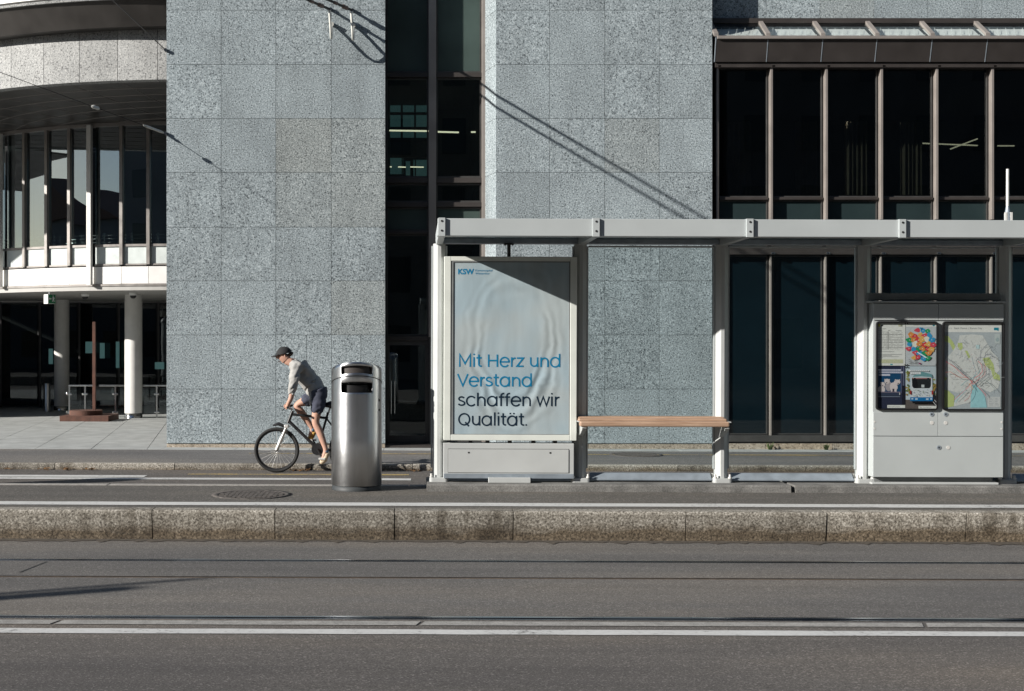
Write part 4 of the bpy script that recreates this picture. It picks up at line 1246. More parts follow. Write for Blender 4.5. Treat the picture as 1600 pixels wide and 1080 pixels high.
MB().box(kx(1370), kx(1556), DK + .06, DK + .26, .072, kz(743.2)).build("foot", "shelter_dark", KS)
MB().box(kx(1362), kx(1560), DK - .02, DK + .05, .072, .092, .004).build("floor_plate", "shelter_white", KS)

def rounded(x0, x1, z0, z1, r, n_=6):
    out = []
    for (a, b_, s_) in ((x1 - r, z1 - r, 0), (x0 + r, z1 - r, 90), (x0 + r, z0 + r, 180), (x1 - r, z0 + r, 270)):
        out += arcp(a, b_, r, s_, s_ + 90, n_)
    return out
def display(pa, pb, pc, pd):
    o_ = rounded(kx(pa), kx(pb), kz(pd), kz(pc), .03); i_ = rounded(kx(pa + 2.6), kx(pb - 2.2), kz(pd - 2.2), kz(pc + 2.6), .018)
    k = len(o_); y0, y1 = DK - .012, DK + .013
    vs = [(p[0], y0, p[1]) for p in o_] + [(p[0], y0, p[1]) for p in i_] + [(p[0], y1, p[1]) for p in o_] + [(p[0], y1, p[1]) for p in i_]
    fs = []
    for i in range(k):
        j = (i + 1) % k
        fs += [(i, i + k, j + k, j), (i, j, j + 2 * k, i + 2 * k), (i + k, i + 3 * k, j + 3 * k, j + k)]
    d_ = MB().add(vs, fs).build("display_window", "black_plastic", KS)
    MB().add([(p[0], DK - .004, p[1]) for p in i_], [list(range(k))]).build("cover_glass", "glass_clear", d_)
    MB().add([(p[0], DK + .009, p[1]) for p in i_], [list(range(k))]).build("back_board", "black_plastic", d_)
    return d_
class Flat:
    def __init__(s, y): s.mb = MB(); s.y = y; s.k = 0
    def lay(s): s.k += 1; return s.y - .00012 * s.k
    def poly(s, pts, col, px=True):
        y = s.lay(); s.mb.add([(kx(a), y, kz(b_)) for a, b_ in pts], [list(range(len(pts)))[::-1]], col=col)
    def rect(s, a, b_, c, d, col): s.poly([(a, b_), (c, b_), (c, d), (a, d)], col)
    def rects(s, lst, col):
        y = s.lay()
        for a, b_, c, d in lst: s.mb.add([(kx(a), y, kz(b_)), (kx(a), y, kz(d)), (kx(c), y, kz(d)), (kx(c), y, kz(b_))], [(0, 1, 2, 3)], col=col)
    def line(s, pts, w, col): ribbon(s.mb, [(kx(a), kz(b_)) for a, b_ in pts], w * DK / 2000, s.lay(), col)
    def blob(s, x, y, rx, ry, col, j=.25, n_=9, rot=None):
        r0 = rnd.uniform(0, 6.28) if rot is None else rot
        s.poly([(x + rx * (1 + rnd.uniform(-j, j)) * math.cos(r0 + i * 2 * math.pi / n_), y + ry * (1 + rnd.uniform(-j, j)) * math.sin(r0 + i * 2 * math.pi / n_)) for i in range(n_)][::-1], col)
    def text(s, t, a, b_, h, w, col, bold=0): text_mesh(s.mb, t, kx(a), kz(b_), h * DK / 2000, s.lay(), w * DK / 2000, col, bold)
    def build(s, name, parent): return s.mb.build(name, "print", parent)
YP = DK + .0085
dl = display(1368.8, 1465.3, 499.5, 638.5)
dr = display(1472.6, 1569.2, 499.5, 638.5)
PAPER = (.60, .60, .575); GREYM = (.42, .44, .46); INK = (.10, .10, .10)
# timetable sheet
F = Flat(YP); F.rect(1372, 502, 1415, 568.8, PAPER)
F.rect(1372, 503, 1375.5, 508, (.50, .46, .05)); F.rect(1376.8, 505.5, 1380.3, 507.3, (.02, .02, .02)); F.rects([(1404, 504.5, 1407, 507.6)], (.45, .43, .30)); F.rects([(1407.4, 504.5, 1410.5, 507.6)], (.22, .23, .17))
F.text("Fahrplan", 1373, 511.8, 1.5, 12, INK)
F.rects([(1372.8, 513.8, 1379, 514.6), (1388, 513.8, 1391.5, 514.6), (1400, 513.8, 1409, 514.6)], (.22, .22, .22))
rows = []
for i in range(24):
    y = 515.6 + i * 1.22
    x = 1373
    while x < 1411:
        w = rnd.choice((1.0, 1.4, 1.8, .8))
        if rnd.random() < .72: rows.append((x, y, x + w, y + .5))
        x += w + .7
F.rects(rows, (.36, .36, .35))
F.rects([(1372.6, 520 + 4.1 * i, 1411.5, 520.35 + 4.1 * i) for i in range(6)], (.22, .22, .22)); F.rects([(1387.4, 515.5, 1388.6, 543)], (.34, .34, .33))
F.rects([(1372.6, 546.5, 1398, 547.2), (1372.6, 551, 1410, 551.7), (1372.6, 552.6, 1394, 553.2), (1372.6, 554.4, 1405, 555), (1372.6, 556, 1380, 556.6)], (.30, .30, .30))
F.rect(1372, 559, 1411.5, 565, (.46, .46, .32)); F.rects([(1373 + 3 * i, 559.6 + (i % 3) * 1.6, 1375.2 + 3 * i, 560.3 + (i % 3) * 1.6) for i in range(12)], (.36, .37, .22))
F.rect(1391.5, 566.2, 1395.2, 567.8, (.02, .25, .30))
F.build("timetable", dl)
# zone map
F = Flat(YP); F.rect(1415.6, 502, 1463.2, 568.8, GREYM); F.rect(1415.6, 502, 1463.2, 507.8, PAPER)
F.text("Tarifzonen | Fare zones", 1427, 506, 1.5, 20, INK); F.rect(1457.8, 504.6, 1461, 507, (.02, .20, .25))
cols_ = [(.50, .045, .05), (.56, .22, .06), (.02, .25, .10), (.04, .25, .46), (.50, .06, .09), (.60, .34, .10)]
zi = 0
for r_ in range(7):
    for q in range(6):
        u = 1420.5 + q * 7.2 + (r_ % 2) * 2.4 + rnd.uniform(-1, 1); v = 514.5 + r_ * 7.0 + rnd.uniform(-1, 1)
        e_ = ((u - 1440) / 20.5) ** 2 + ((v - 535.5) / 24.5) ** 2
        if e_ < 1.08:
            cc = cols_[(zi * 5 + r_) % 6] if not (abs(u - 1430) < 4 and abs(v - 538) < 4 or abs(u - 1446) < 4 and abs(v - 528) < 3.5) else (.62, .60, .52)
            F.blob(u, v, rnd.uniform(3.9, 5.6), rnd.uniform(3.2, 4.6), cc, .38, 11)
            if rnd.random() < .6: F.rects([(u - .7, v - .5, u + .7, v + .5)], (.62, .60, .58))
        zi += 1
F.blob(1438, 510.2, 2, 1.4, (.04, .25, .46)); F.poly([(1434, 547), (1449, 556), (1446, 556.5), (1433, 548)][::-1], (.62, .68, .72))
F.rects([(1420, 559, 1422, 559.8), (1428, 559, 1432, 559.8), (1420, 562, 1426, 562.7), (1428, 562, 1434, 562.7), (1420, 564.6, 1426, 565.4), (1427, 564.6, 1434, 565.4)], (.18, .18, .18)); F.rect(1435.5, 564.2, 1439, 566.2, (.20, .03, .10))
F.build("zone_map", dl)
# picture of white bears on a seat
F = Flat(YP); F.rect(1372, 569.6, 1415, 636, (.022, .026, .05)); F.rect(1372, 574, 1408, 611, (.008, .05, .12)); F.rect(1408, 570, 1410, 612, (.07, .075, .13)); F.rect(1411.5, 570, 1413.5, 600, (.10, .11, .17))
F.rects([(1372.8, 574.5, 1408.5, 576.8), (1373.8, 578, 1411.5, 580.6), (1373.8, 582, 1391.5, 584.8)], (.46, .46, .54))
F.rects([(1376 + 3.2 * i, 575.4, 1378 + 3.2 * i, 575.9) for i in range(9)] + [(1376 + 3.2 * i, 579, 1378 + 3.2 * i, 579.6) for i in range(10)], (.12, .12, .2))
BW, BS = (.52, .46, .46), (.30, .27, .29)
F.blob(1389, 601, 5, 8, BS, .1, 12); F.blob(1378, 606, 6, 5.5, BW, .1, 12); F.blob(1380, 598.5, 3.8, 4, BW, .1, 12); F.blob(1386.5, 593.5, 4.2, 4, BW, .1, 12); F.blob(1397, 602, 6.2, 7.5, BW, .08, 12); F.blob(1402.5, 594.5, 5, 4.2, BW, .08, 12)
F.rects([(1392.5, 604, 1395, 609.5), (1399, 603, 1401.5, 609.5)], BW); F.rects([(1395.2, 605, 1398, 609.5)], (.03, .03, .05))
for a, b_ in ((1383.2, 590.4), (1390.2, 590.8), (1376.8, 595.4), (1399.6, 591), (1406, 591)): F.blob(a, b_, 1, 1, BW, .05, 8)
for a, b_ in ((1385.8, 595.6), (1379.6, 600.2), (1404, 596.6)): F.blob(a, b_, 1.0, .8, (.03, .03, .04), .05, 8)
F.rect(1372, 609.5, 1407.5, 611, (.16, .13, .17)); F.rect(1372, 611, 1406.8, 616, (.03, .04, .07)); F.rect(1372, 616.6, 1407, 618, (.13, .15, .2)); F.rect(1405.8, 611, 1407, 614.5, (.5, .5, .5)); F.rect(1410, 600, 1415, 630, (.012, .012, .02))
F.rect(1387, 630.4, 1415, 635, PAPER); F.text("Mehr Informationen", 1388.5, 633.6, 1.6, 18, INK)
F.build("bear_picture", dl)
# picture of a bus
F = Flat(YP); F.rect(1415.6, 569.6, 1463.2, 636, (.40, .46, .50)); F.rect(1415.6, 622, 1463.2, 636, (.10, .085, .08))
for i in range(46):
    sd = rnd.random() < .55
    F.blob(rnd.uniform(1416.5, 1422) if sd else rnd.uniform(1457.5, 1462.4), rnd.uniform(577 if sd else 590, 614), 1.6, 1.5, rnd.choice([(.16, .20, .05), (.10, .14, .03), (.25, .26, .10), (.30, .20, .07)]), .3, 7)
F.poly([(1428, 584), (1440, 578), (1456, 582), (1458, 587), (1426, 587)][::-1], (.12, .25, .27))
F.rects([(1421, 575.6, 1452, 577.6), (1422.5, 578.6, 1439, 582)], (.58, .59, .60)); F.rects([(1424 + 3 * i, 576.2, 1426 + 3 * i, 576.8) for i in range(9)] + [(1425 + 3 * i, 580, 1427 + 3 * i, 580.6) for i in range(4)], (.15, .15, .2)); F.blob(1421, 576.5, 1.4, 1.5, (.7, .7, .7), .03, 10)
F.poly([(1423.5, 589), (1425, 586.6), (1440, 585.6), (1455, 586.6), (1457, 589), (1457.8, 623.5), (1422.6, 623.5)][::-1], (.50, .53, .56))
F.poly([(1425, 587.6), (1455.2, 587.6), (1454.8, 601), (1452.5, 604), (1428, 604), (1425.6, 601)][::-1], (.018, .02, .022)); F.rect(1431, 588, 1449, 589.4, (.30, .14, .14)); F.blob(1427, 588.6, .8, .7, (.6, .25, .2), .03, 8); F.blob(1453.6, 588.6, .8, .7, (.6, .25, .2), .03, 8)
F.rect(1440, 598.4, 1444.6, 602.8, (.42, .45, .45)); F.blob(1428.4, 600.5, 1.5, 1.5, (.2, .22, .23)); F.poly([(1426, 589.6), (1433, 589.6), (1435, 604), (1429, 604), (1426, 601)][::-1], (.010, .010, .012))
for i in range(36): F.blob(rnd.uniform(1426, 1455), rnd.uniform(606, 617), rnd.uniform(.5, 1.1), rnd.uniform(.4, .8), rnd.choice([(.2, .25, .32), (.45, .3, .2), (.6, .62, .62), (.25, .3, .2), (.12, .13, .16)]), .3, 6)
F.rect(1422.2, 618, 1457.6, 624, (.01, .13, .33)); F.rects([(1424, 619.5, 1427, 621.5), (1430, 619.6, 1434, 622), (1447, 619.8, 1451, 622), (1453.5, 619.4, 1456.6, 621.8)], (.42, .52, .6))
F.rects([(1421.8, 607.5, 1424, 613.8), (1455.6, 607.5, 1458.2, 613.8)], (.30, .03, .03)); F.rect(1426, 624, 1456, 627.5, (.01, .01, .012)); F.rect(1458.8, 615, 1463.2, 632, (.02, .02, .025)); F.line([(1458, 625), (1463, 631)], .8, (.55, .55, .55)); F.line([(1460, 622), (1463, 625.5)], .8, (.55, .55, .55))
F.rect(1435.2, 631.4, 1463.2, 635.6, PAPER); F.text("Mehr Informationen", 1437, 634.4, 1.5, 18, INK)
F.build("bus_picture", dl)
# black clips at the sheet corners
mb = MB()
for a, b_ in ((1414.4, 503), (1418, 503), (1414.4, 567.5), (1418, 567.5), (1414.4, 571), (1418, 571), (1463, 567.5)): mb.disc((kx(a), YP - .009 + .002, kz(b_)), (0, -1, 0), .0065, 10, 0, .002)
mb.build("clip", "black_plastic", dl)
# city map
F = Flat(YP); F.rect(1474.6, 502, 1565.4, 636, (.36, .39, .41)); F.rect(1474.6, 502, 1565.4, 516, (.62, .61, .585))
F.text("ZVV", 1480.5, 511.2, 2.3, 7.5, (.2, .22, .24)); F.line(arcp(1478.2, 509.9, 1.8, 0, 360, 14), .5, (.2, .22, .24)); F.text("Stadt Zürich | Zurich City", 1491, 511.2, 2.5, 44, (.16, .17, .18), .01)
F.rect(1553.5, 508.8, 1561, 513, (.015, .20, .28)); F.poly([(1558, 512.8), (1561, 512.8), (1560, 514.4)][::-1], (.015, .20, .28))
GRN = (.40, .46, .19)
F.poly([(1474.8, 521), (1482, 522), (1490, 532), (1494, 541), (1490, 545), (1484, 533), (1474.8, 530)][::-1], GRN)
F.poly([(1500, 521), (1520, 519.5), (1536, 521), (1544, 535), (1552, 548), (1560, 556), (1563, 575), (1556, 582), (1563, 595), (1560, 604), (1548, 610), (1530, 602), (1524, 618), (1516, 626), (1488, 633), (1500, 612), (1480, 606), (1479, 594), (1476, 580), (1476, 560), (1490, 545), (1498, 530)][::-1], (.53, .535, .52))
for P_ in ([(1497, 533), (1504, 533), (1505, 541), (1501, 545), (1497, 539)], [(1508, 545), (1512, 545), (1517, 555), (1514, 557)], [(1536, 557), (1546, 555), (1553, 566), (1555, 578), (1563, 584), (1563.5, 592), (1553, 589), (1549, 575), (1540, 568)], [(1475, 605), (1483, 608), (1492, 616), (1491, 632), (1480, 634), (1475, 634)], [(1475, 585), (1481, 588), (1478, 592), (1475, 592)]): F.poly(P_[::-1], GRN)
F.poly([(1518.5, 598), (1523.5, 597.5), (1534, 608), (1540, 618), (1543, 634), (1517, 634)][::-1], (.28, .50, .54)); F.rect(1525.5, 536, 1531, 542, (.42, .56, .58))
F.poly([(1492, 620), (1500, 612), (1509, 604), (1512, 606), (1497, 622), (1494, 628)][::-1], (.42, .52, .54))
F.rects([(1544, 617, 1564, 633)], (.48, .49, .49)); F.rects([(1546, 619 + 2.6 * i, 1550 + rnd.uniform(0, 4), 619.6 + 2.6 * i) for i in range(5)] + [(1556, 619 + 2.6 * i, 1559 + rnd.uniform(0, 4), 619.6 + 2.6 * i) for i in range(5)], (.25, .26, .28)); F.rects([(1554.5, 519, 1563, 534)], (.42, .46, .46)); F.blob(1558.6, 528, 2.8, 3.6, (.30, .36, .37))
for i in range(260):
    a, b_ = rnd.uniform(1478, 1562), rnd.uniform(524, 628)
    if ((a - 1520) / 42) ** 2 + ((b_ - 574) / 53) ** 2 > 1 or (1517 < a < 1540 and b_ > 598): continue
    an = rnd.choice((0, math.pi / 4, -math.pi / 4, math.pi / 2, rnd.uniform(0, 3))); le = rnd.uniform(2, 9)
    F.line([(a, b_), (a + le * math.cos(an), b_ + le * math.sin(an))], .32, rnd.choice([(.28, .32, .35), (.40, .43, .44), (.34, .38, .40)]))
RED, SLATE = (.42, .07, .08), (.10, .11, .14)
for P_, c_ in (([(1477, 562), (1490, 570), (1504, 583), (1514, 590), (1520, 598)], RED), ([(1527, 561), (1533, 567), (1534, 578), (1528, 584), (1522, 587), (1518, 593), (1512, 602), (1500, 613), (1490, 622)], RED), ([(1520, 597), (1530, 588), (1538, 582), (1538, 565)], (.40, .16, .16)), ([(1526, 600), (1538, 612), (1540, 616)], RED),
             ([(1518, 594), (1517, 610), (1513, 618), (1506, 624)], (.36, .15, .15)), ([(1524, 561), (1528, 556), (1536, 556), (1540, 551), (1547, 551), (1554, 557)], SLATE), ([(1520, 596), (1509, 584), (1496, 572), (1486, 562), (1478, 556)], SLATE), ([(1524, 597), (1536, 588), (1544, 580)], SLATE),
             ([(1530, 560), (1532, 545), (1540, 536), (1543, 535)], SLATE), ([(1525, 598), (1530, 592), (1541, 592), (1546, 597), (1556, 608)], (.15, .2, .2)), ([(1519, 592), (1524, 578), (1520, 566), (1518, 556)], (.14, .2, .24)), ([(1476, 579), (1484, 578), (1496, 586), (1510, 587), (1519, 594)], (.36, .13, .1)), ([(1500, 600), (1508, 593), (1518, 588), (1526, 582), (1532, 573)], (.08, .22, .24)), ([(1513, 596), (1518, 602), (1520, 606)], (.5, .3, .1))):
    F.line(P_, .62, c_)
for i in range(60):
    a, b_ = rnd.gauss(1519, 15), rnd.gauss(580, 18)
    if 1478 < a < 1560 and 522 < b_ < 626 and not (1517 < a < 1540 and b_ > 598): F.rects([(a - .35, b_ - .35, a + .35, b_ + .35)], rnd.choice([(.1, .1, .12), (.35, .1, .1), (.16, .2, .24)]))
F.build("city_map", dr)

# ------------------------------------------------------------------ litter bin (slanted steel cylinder with two slots)
DT = 12.47; xt = PX(557.8, DT); rt = .2455
TB = thing("litter_bin", (xt, DT, 0), "round brushed steel litter bin with slanted top and two dark slots", "litter bin")
a_face = math.atan2(-DT, -xt)             # direction of the camera from the bin
sA = R(37.5)
angs = sorted(set([-sA, sA] + [R(-180 + 5 * i) for i in range(72)]))
angs = [a for a in angs if all(abs(a - e) > R(1.5) or a == e for e in (-sA, sA))]
# rows: (height at the front, tilt amount)
rowsT = [(.05, 0), (.5, 0), (.93, 0), (PZ(614.2, 12.23), 0), (PZ(597, 12.23), .052), (PZ(588.5, 12.23), .072), (PZ(586.8, 12.23), .072), (PZ(583.5, 12.23), .075), (PZ(571.5, 12.23), .08), (PZ(566, 12.23), .085)]
slot_rows = {3, 7}
def tz(i, a): return rowsT[i][0] - rowsT[i][1] * (1 - math.cos(a))
vs = []; fs = []; nA = len(angs)
for i in range(len(rowsT)):
    rr = rt - (.004 if i in (5, 6) else 0)
    for a in angs: vs.append((xt + rr * math.cos(a_face - a), DT + rr * math.sin(a_face - a), tz(i, a)))
for i in range(len(rowsT) - 1):
    for j in range(nA):
        q = (j + 1) % nA
        mid_a = (angs[j] + angs[q]) / 2 if q else math.pi
        if i in slot_rows and abs(mid_a) < sA: continue
        fs.append((i * nA + j, i * nA + q, (i + 1) * nA + q, (i + 1) * nA + j))
mb = MB().add(vs, [f[::-1] for f in fs], smooth=True)
sh = mb.build("shell", "brushed_steel", TB)
md = sh.modifiers.new("thick", 'SOLIDIFY'); md.thickness = .008; md.offset = -1
top = [(xt + (rt - .001) * math.cos(a_face - a), DT + (rt - .001) * math.sin(a_face - a), tz(9, a) - .002) for a in angs]
MB().add(top, [list(range(nA))[::-1]]).build("top_plate", "brushed_steel", TB)
MB().lathe([(rt - .05, .06), (rt - .05, 1.02)], xt, DT, 40).build("liner", "black_plastic", TB)
vsl = [(xt + (rt - .028) * math.cos(a_face - a), DT + (rt - .028) * math.sin(a_face - a), tz(k, a)) for k in (7, 8) for a in angs if abs(a) < sA * 1.02]
kk = len(vsl) // 2
MB().add(vsl, [(i, i + 1, i + 1 + kk, i + kk) for i in range(kk - 1)], smooth=True).build("ash_plate", "bronze_dark", TB)
MB().tube([(xt + (rt - .0005) * math.cos(a_face - a), DT + (rt - .0005) * math.sin(a_face - a), (tz(5, a) + tz(6, a)) / 2) for a in angs + angs[:1]], .0035, 6, cap=False).build("lid_seam", "black_plastic", TB)
MB().lathe([(rt - .006, 0.0), (rt - .006, .048), (rt - .02, .05)], xt, DT, 64).build("base_ring", "bin_base", TB)
mb = MB()
for q in (625, 640): 
    a = R(62); mb.tube([(xt + (rt) * math.cos(a_face + a), DT + rt * math.sin(a_face + a), PZ(q, DT)), (xt + (rt + .004) * math.cos(a_face + a), DT + (rt + .004) * math.sin(a_face + a), PZ(q, DT))], .012, 10)
mb.build("lock", "bolt_dark", TB)

# ------------------------------------------------------------------ cyclist and bicycle
DCY = GD(739.2, ZL); SCY = 2000 / DCY
def bp(px, py, dy=0.0): return Vector(((px - 640) / SCY, DCY + dy, CAMZ - (py - 540) / SCY))
BX = bp(475, 739)
BK = thing("bicycle", (BX.x, DCY, ZL), "black mountain bike with silver fork ridden past the litter bin", "bicycle")
def wheel(c, r):
    mb = MB()
    ringp = [(c.x + r * math.cos(2 * math.pi * i / 48), c.y, c.z + r * math.sin(2 * math.pi * i / 48)) for i in range(49)]
    w = MB()
    n_ = 10; vs = []; fs = []
    for i in range(48):
        a = 2 * math.pi * i / 48
        for j in range(n_):
            b_ = 2 * math.pi * j / n_; rr = r - .023 + .023 * math.cos(b_)
            vs.append((c.x + rr * math.cos(a), c.y + .023 * math.sin(b_), c.z + rr * math.sin(a)))
    for i in range(48):
        for j in range(n_):
            fs.append((i * n_ + j, ((i + 1) % 48) * n_ + j, ((i + 1) % 48) * n_ + (j + 1) % n_, i * n_ + (j + 1) % n_))
    wo = w.add(vs, fs, smooth=True).build("wheel", "rubber", BK)
    mb = MB(); rr = r - .05
    mb.tube([(c.x + rr * math.cos(2 * math.pi * i / 40), c.y, c.z + rr * math.sin(2 * math.pi * i / 40)) for i in range(41)], .009, 6, cap=False)
    mb.build("rim", "bike_black", wo)
    mb = MB()
    for i in range(24):
        a = 2 * math.pi * i / 24; s_ = .03 if i % 2 else -.03
        mb.tube([(c.x + .02 * math.cos(a + .9), c.y + s_, c.z + .02 * math.sin(a + .9)), (c.x + rr * math.cos(a), c.y, c.z + rr * math.sin(a))], .0016, 4)
    mb.build("spokes", "bike_silver", wo)
    MB().tube([(c.x, c.y - .05, c.z), (c.x, c.y + .05, c.z)], .022, 12).build("hub", "bike_black", wo)
rw = 35.4 / SCY
FW = bp(433, 703.4); RW = Vector((FW.x + 1.04, FW.y, FW.z))
FW.z = ZL + rw; RW.z = ZL + rw
wheel(FW, rw); wheel(RW, rw)
ht, hb, BB, ST = bp(457.5, 643), bp(450.5, 662), bp(497, 702), bp(513, 645)
mb = MB()
mb.tube([ht, hb], .024, 10); mb.tube([bp(456, 648), bp(513, 654)], .019, 10); mb.tube([bp(452, 659), BB], .023, 10); mb.tube([BB, ST], .017, 10)
for s_ in (-.05, .05):
    mb.tube([BB + Vector((0, s_ * .6, 0)), RW + Vector((0, s_, 0))], .010, 8); mb.tube([bp(511, 655, s_ * .5), RW + Vector((0, s_, 0))], .009, 8)
mb.tube([BB + Vector((0, -.04, 0)), BB + Vector((0, .04, 0))], .025, 10)
mb.build("frame", "bike_black", BK)
mb = MB(); crown = bp(448.5, 667)
for s_ in (-.055, .055):
    mb.tube([crown + Vector((0, s_, 0)), crown.lerp(FW, .45) + Vector((0, s_, 0))], .016, 10)
    mb.tube([crown.lerp(FW, .42) + Vector((0, s_, 0)), FW + Vector((0, s_, 0))], [.026, .022], 10)
mb.box(crown.x - .03, crown.x + .03, crown.y - .075, crown.y + .075, crown.z - .02, crown.z + .025, .01)
mb.build("fork", "bike_silver", BK)
mb = MB(); bar = bp(450, 637)
mb.tube([bar + Vector((.03, -.31, .01)), bar + Vector((0, -.12, 0)), bar, bar + Vector((0, .12, 0)), bar + Vector((.03, .31, .01))], .013, 10)
hbr = mb.build("handlebar", "bike_black", BK)
MB().tube([bp(457.5, 641), bar], .017, 8).build("stem", "bike_silver", hbr)
mb = MB()
for s_ in (-1, 1): mb.tube([bar + Vector((.012, s_ * .20, .004)), bar + Vector((.03, s_ * .315, .01))], .017, 10)
mb.build("grip", "rubber", hbr)
mb = MB()
for s_ in (-1, 1): mb.tube([bar + Vector((0, s_ * .17, 0)), bar + Vector((-.05, s_ * .2, -.025)), bar + Vector((-.04, s_ * .28, -.03))], .006, 6)
mb.build("brake_lever", "bike_black", hbr)
sad = bp(517, 634)
mb = MB(); mb.tube([sad + Vector((-.13, 0, .0)), sad + Vector((-.04, 0, .008)), sad + Vector((.06, 0, .008)), sad + Vector((.13, 0, .02))], [.022, .04, .07, .075], 12)
so = mb.build("saddle", "bike_black", BK)
MB().tube([ST - Vector((0, 0, .02)), sad - Vector((0, 0, .01))], .013, 8).build("seat_post", "bike_silver", so)
ped1, ped2 = bp(505, 716, -.12), bp(489, 689, .12)
mb = MB()
mb.tube([BB + Vector((0, -.06, 0)), ped1 + Vector((0, .05, 0))], [.014, .011], 8); mb.tube([BB + Vector((0, .06, 0)), ped2 + Vector((0, -.05, 0))], [.014, .011], 8)
mb.disc(BB + Vector((0, -.045, 0)), (0, -1, 0), .085, 28, 0, .004)
cr = mb.build("crank", "bike_black", BK)
for p in (ped1, ped2): MB().box(p.x - .045, p.x + .045, p.y - .05, p.y + .04, p.z - .012, p.z + .012, .004).build("pedal", "bike_silver", cr)
mb = MB()
for s_ in (.062, -.04):
    pass
mb.tube([BB + Vector((0, -.047, .085)), RW + Vector((0, -.047, .04))], .005, 5); mb.tube([BB + Vector((0, -.047, -.085)), RW + Vector((0, -.047, -.06))], .005, 5)
mb.build("chain", "cast_iron", BK)
mb = MB(); mb.tube([bp(447, 668), bp(436, 663), bp(427, 665.5)], [.02, .026, .012], 8)
mb.build("mudguard", "bike_black", BK)

from mathutils import noise as mnoise
def skin_mesh(name, nodes, edges, root, mat, parent=None, loc=None, sub=2, fold=0.0):
    names = list(nodes); idx = {k: i for i, k in enumerate(names)}
    me = bpy.data.meshes.new("tmp"); me.from_pydata([tuple(nodes[k][0]) for k in names], [(idx[a], idx[b_]) for a, b_ in edges], [])
    ob = bpy.data.objects.new("tmp", me); COL.objects.link(ob)
    ob.modifiers.new("skin", 'SKIN')
    for k in names:
        sv = me.skin_vertices[0].data[idx[k]]; r_ = nodes[k][1]
        sv.radius = r_ if isinstance(r_, tuple) else (r_, r_); sv.use_root = (k == root)
    ob.modifiers["skin"].use_smooth_shade = True
    ss = ob.modifiers.new("sub", 'SUBSURF'); ss.levels = sub; ss.render_levels = sub
    dg = bpy.context.evaluated_depsgraph_get(); dg.update()
    m2 = bpy.data.meshes.new_from_object(ob.evaluated_get(dg))
    if fold:
        for v in m2.vertices:
            q = v.co; k_ = mnoise.noise(Vector((q.x * 9 + q.z * 9, q.y * 6, (q.z - q.x) * 22))) + .5 * mnoise.noise(q * 26)
            v.co = q + v.normal * (k_ * fold)
        m2.update()
    mb = MB().add([v.co.copy() for v in m2.vertices], [list(p.vertices) for p in m2.polygons], smooth=True)
    bpy.data.objects.remove(ob); bpy.data.meshes.remove(me); bpy.data.meshes.remove(m2)
    return mb.build(name, mat, parent, loc)
SHD, HIP = .17, .10
N = {'pelvis': (bp(499, 615), .09), 'belly': (bp(487, 599), .09), 'chest': (bp(475, 584), .095), 'neck': (bp(459, 567), .062), 'throat': (bp(451, 566.5), .058), 'jaw': (bp(440.5, 566.5), .055), 'head': (bp(443.5, 558), (.082, .092)), 'crown': (bp(446, 551.5), (.075, .086)),
     'nose': (bp(430.8, 560.6), .016), 'brow': (bp(434.5, 556.5), .05)}
E = [('pelvis', 'belly'), ('belly', 'chest'), ('chest', 'neck'), ('neck', 'throat'), ('throat', 'jaw'), ('throat', 'head'), ('head', 'crown'), ('head', 'brow'), ('brow', 'nose')]
for sgn, tg, sh_, el, wr, hd in ((-1, 'l', (466, 571), (462, 597), (457, 623), (451, 634.5)), (1, 'r', (463, 570), (457, 596), (454, 621), (449, 633.5))):
    N['sh' + tg] = (bp(sh_[0], sh_[1] + 3, sgn * .15), .048); N['el' + tg] = (bp(*el, sgn * .25), .040); N['wr' + tg] = (bp(*wr, sgn * .25), .034); N['pa' + tg] = (bp(*hd, sgn * .25), (.026, .04))
    E += [('chest', 'sh' + tg), ('sh' + tg, 'el' + tg), ('el' + tg, 'wr' + tg), ('wr' + tg, 'pa' + tg)]
    for f in range(4):
        yo = sgn * .25 + (-.036 + .024 * f); l_ = (.9, 1.0, .98, .8)[f]
        N['f%d%s' % (f, tg)] = (bp(hd[0] - 4.2 * l_, hd[1] + .6) * 1 + Vector((0, yo - sgn * .25 + sgn * .0, 0)), .0105)
        N['g%d%s' % (f, tg)] = (bp(hd[0] - 4.0 * l_, hd[1] + 4.2) + Vector((0, yo - sgn * .25, 0)), .0095)
        N['t%d%s' % (f, tg)] = (bp(hd[0] - .8, hd[1] + 5.0) + Vector((0, yo - sgn * .25, 0)), .0085)
        E += [('pa' + tg, 'f%d%s' % (f, tg)), ('f%d%s' % (f, tg), 'g%d%s' % (f, tg)), ('g%d%s' % (f, tg), 't%d%s' % (f, tg))]
    N['u' + tg] = (bp(hd[0] + .6, hd[1] + 3.4, sgn * .25 - sgn * .055), .011); N['v' + tg] = (bp(hd[0] - 2.6, hd[1] + 4.4, sgn * .25 - sgn * .06), .0095)
    E += [('pa' + tg, 'u' + tg), ('u' + tg, 'v' + tg)]
for sgn, tg, kn, an, he, to in ((-1, 'l', (493.5, 660), (511, 703), (513.5, 711), (503, 722)), (1, 'r', (461, 635), (488, 671), (492.5, 679), (481.5, 685.5))):
    N['hp' + tg] = (bp(500, 617, sgn * HIP), .095); N['kn' + tg] = (bp(*kn, sgn * .10), .058)
    N['ca' + tg] = (bp(kn[0] + (an[0] - kn[0]) * .34 + (1.5), kn[1] + (an[1] - kn[1]) * .34, sgn * .10), .058)
    N['an' + tg] = (bp(*an, sgn * .11), .036); N['to' + tg] = (bp(to[0] + 1.5, to[1] - 1, sgn * .12), .028)
    E += [('pelvis', 'hp' + tg), ('hp' + tg, 'kn' + tg), ('kn' + tg, 'ca' + tg), ('ca' + tg, 'an' + tg), ('an' + tg, 'to' + tg)]
PE = skin_mesh("person", N, E, 'pelvis', "skin", loc=(BX.x, DCY, ZL))
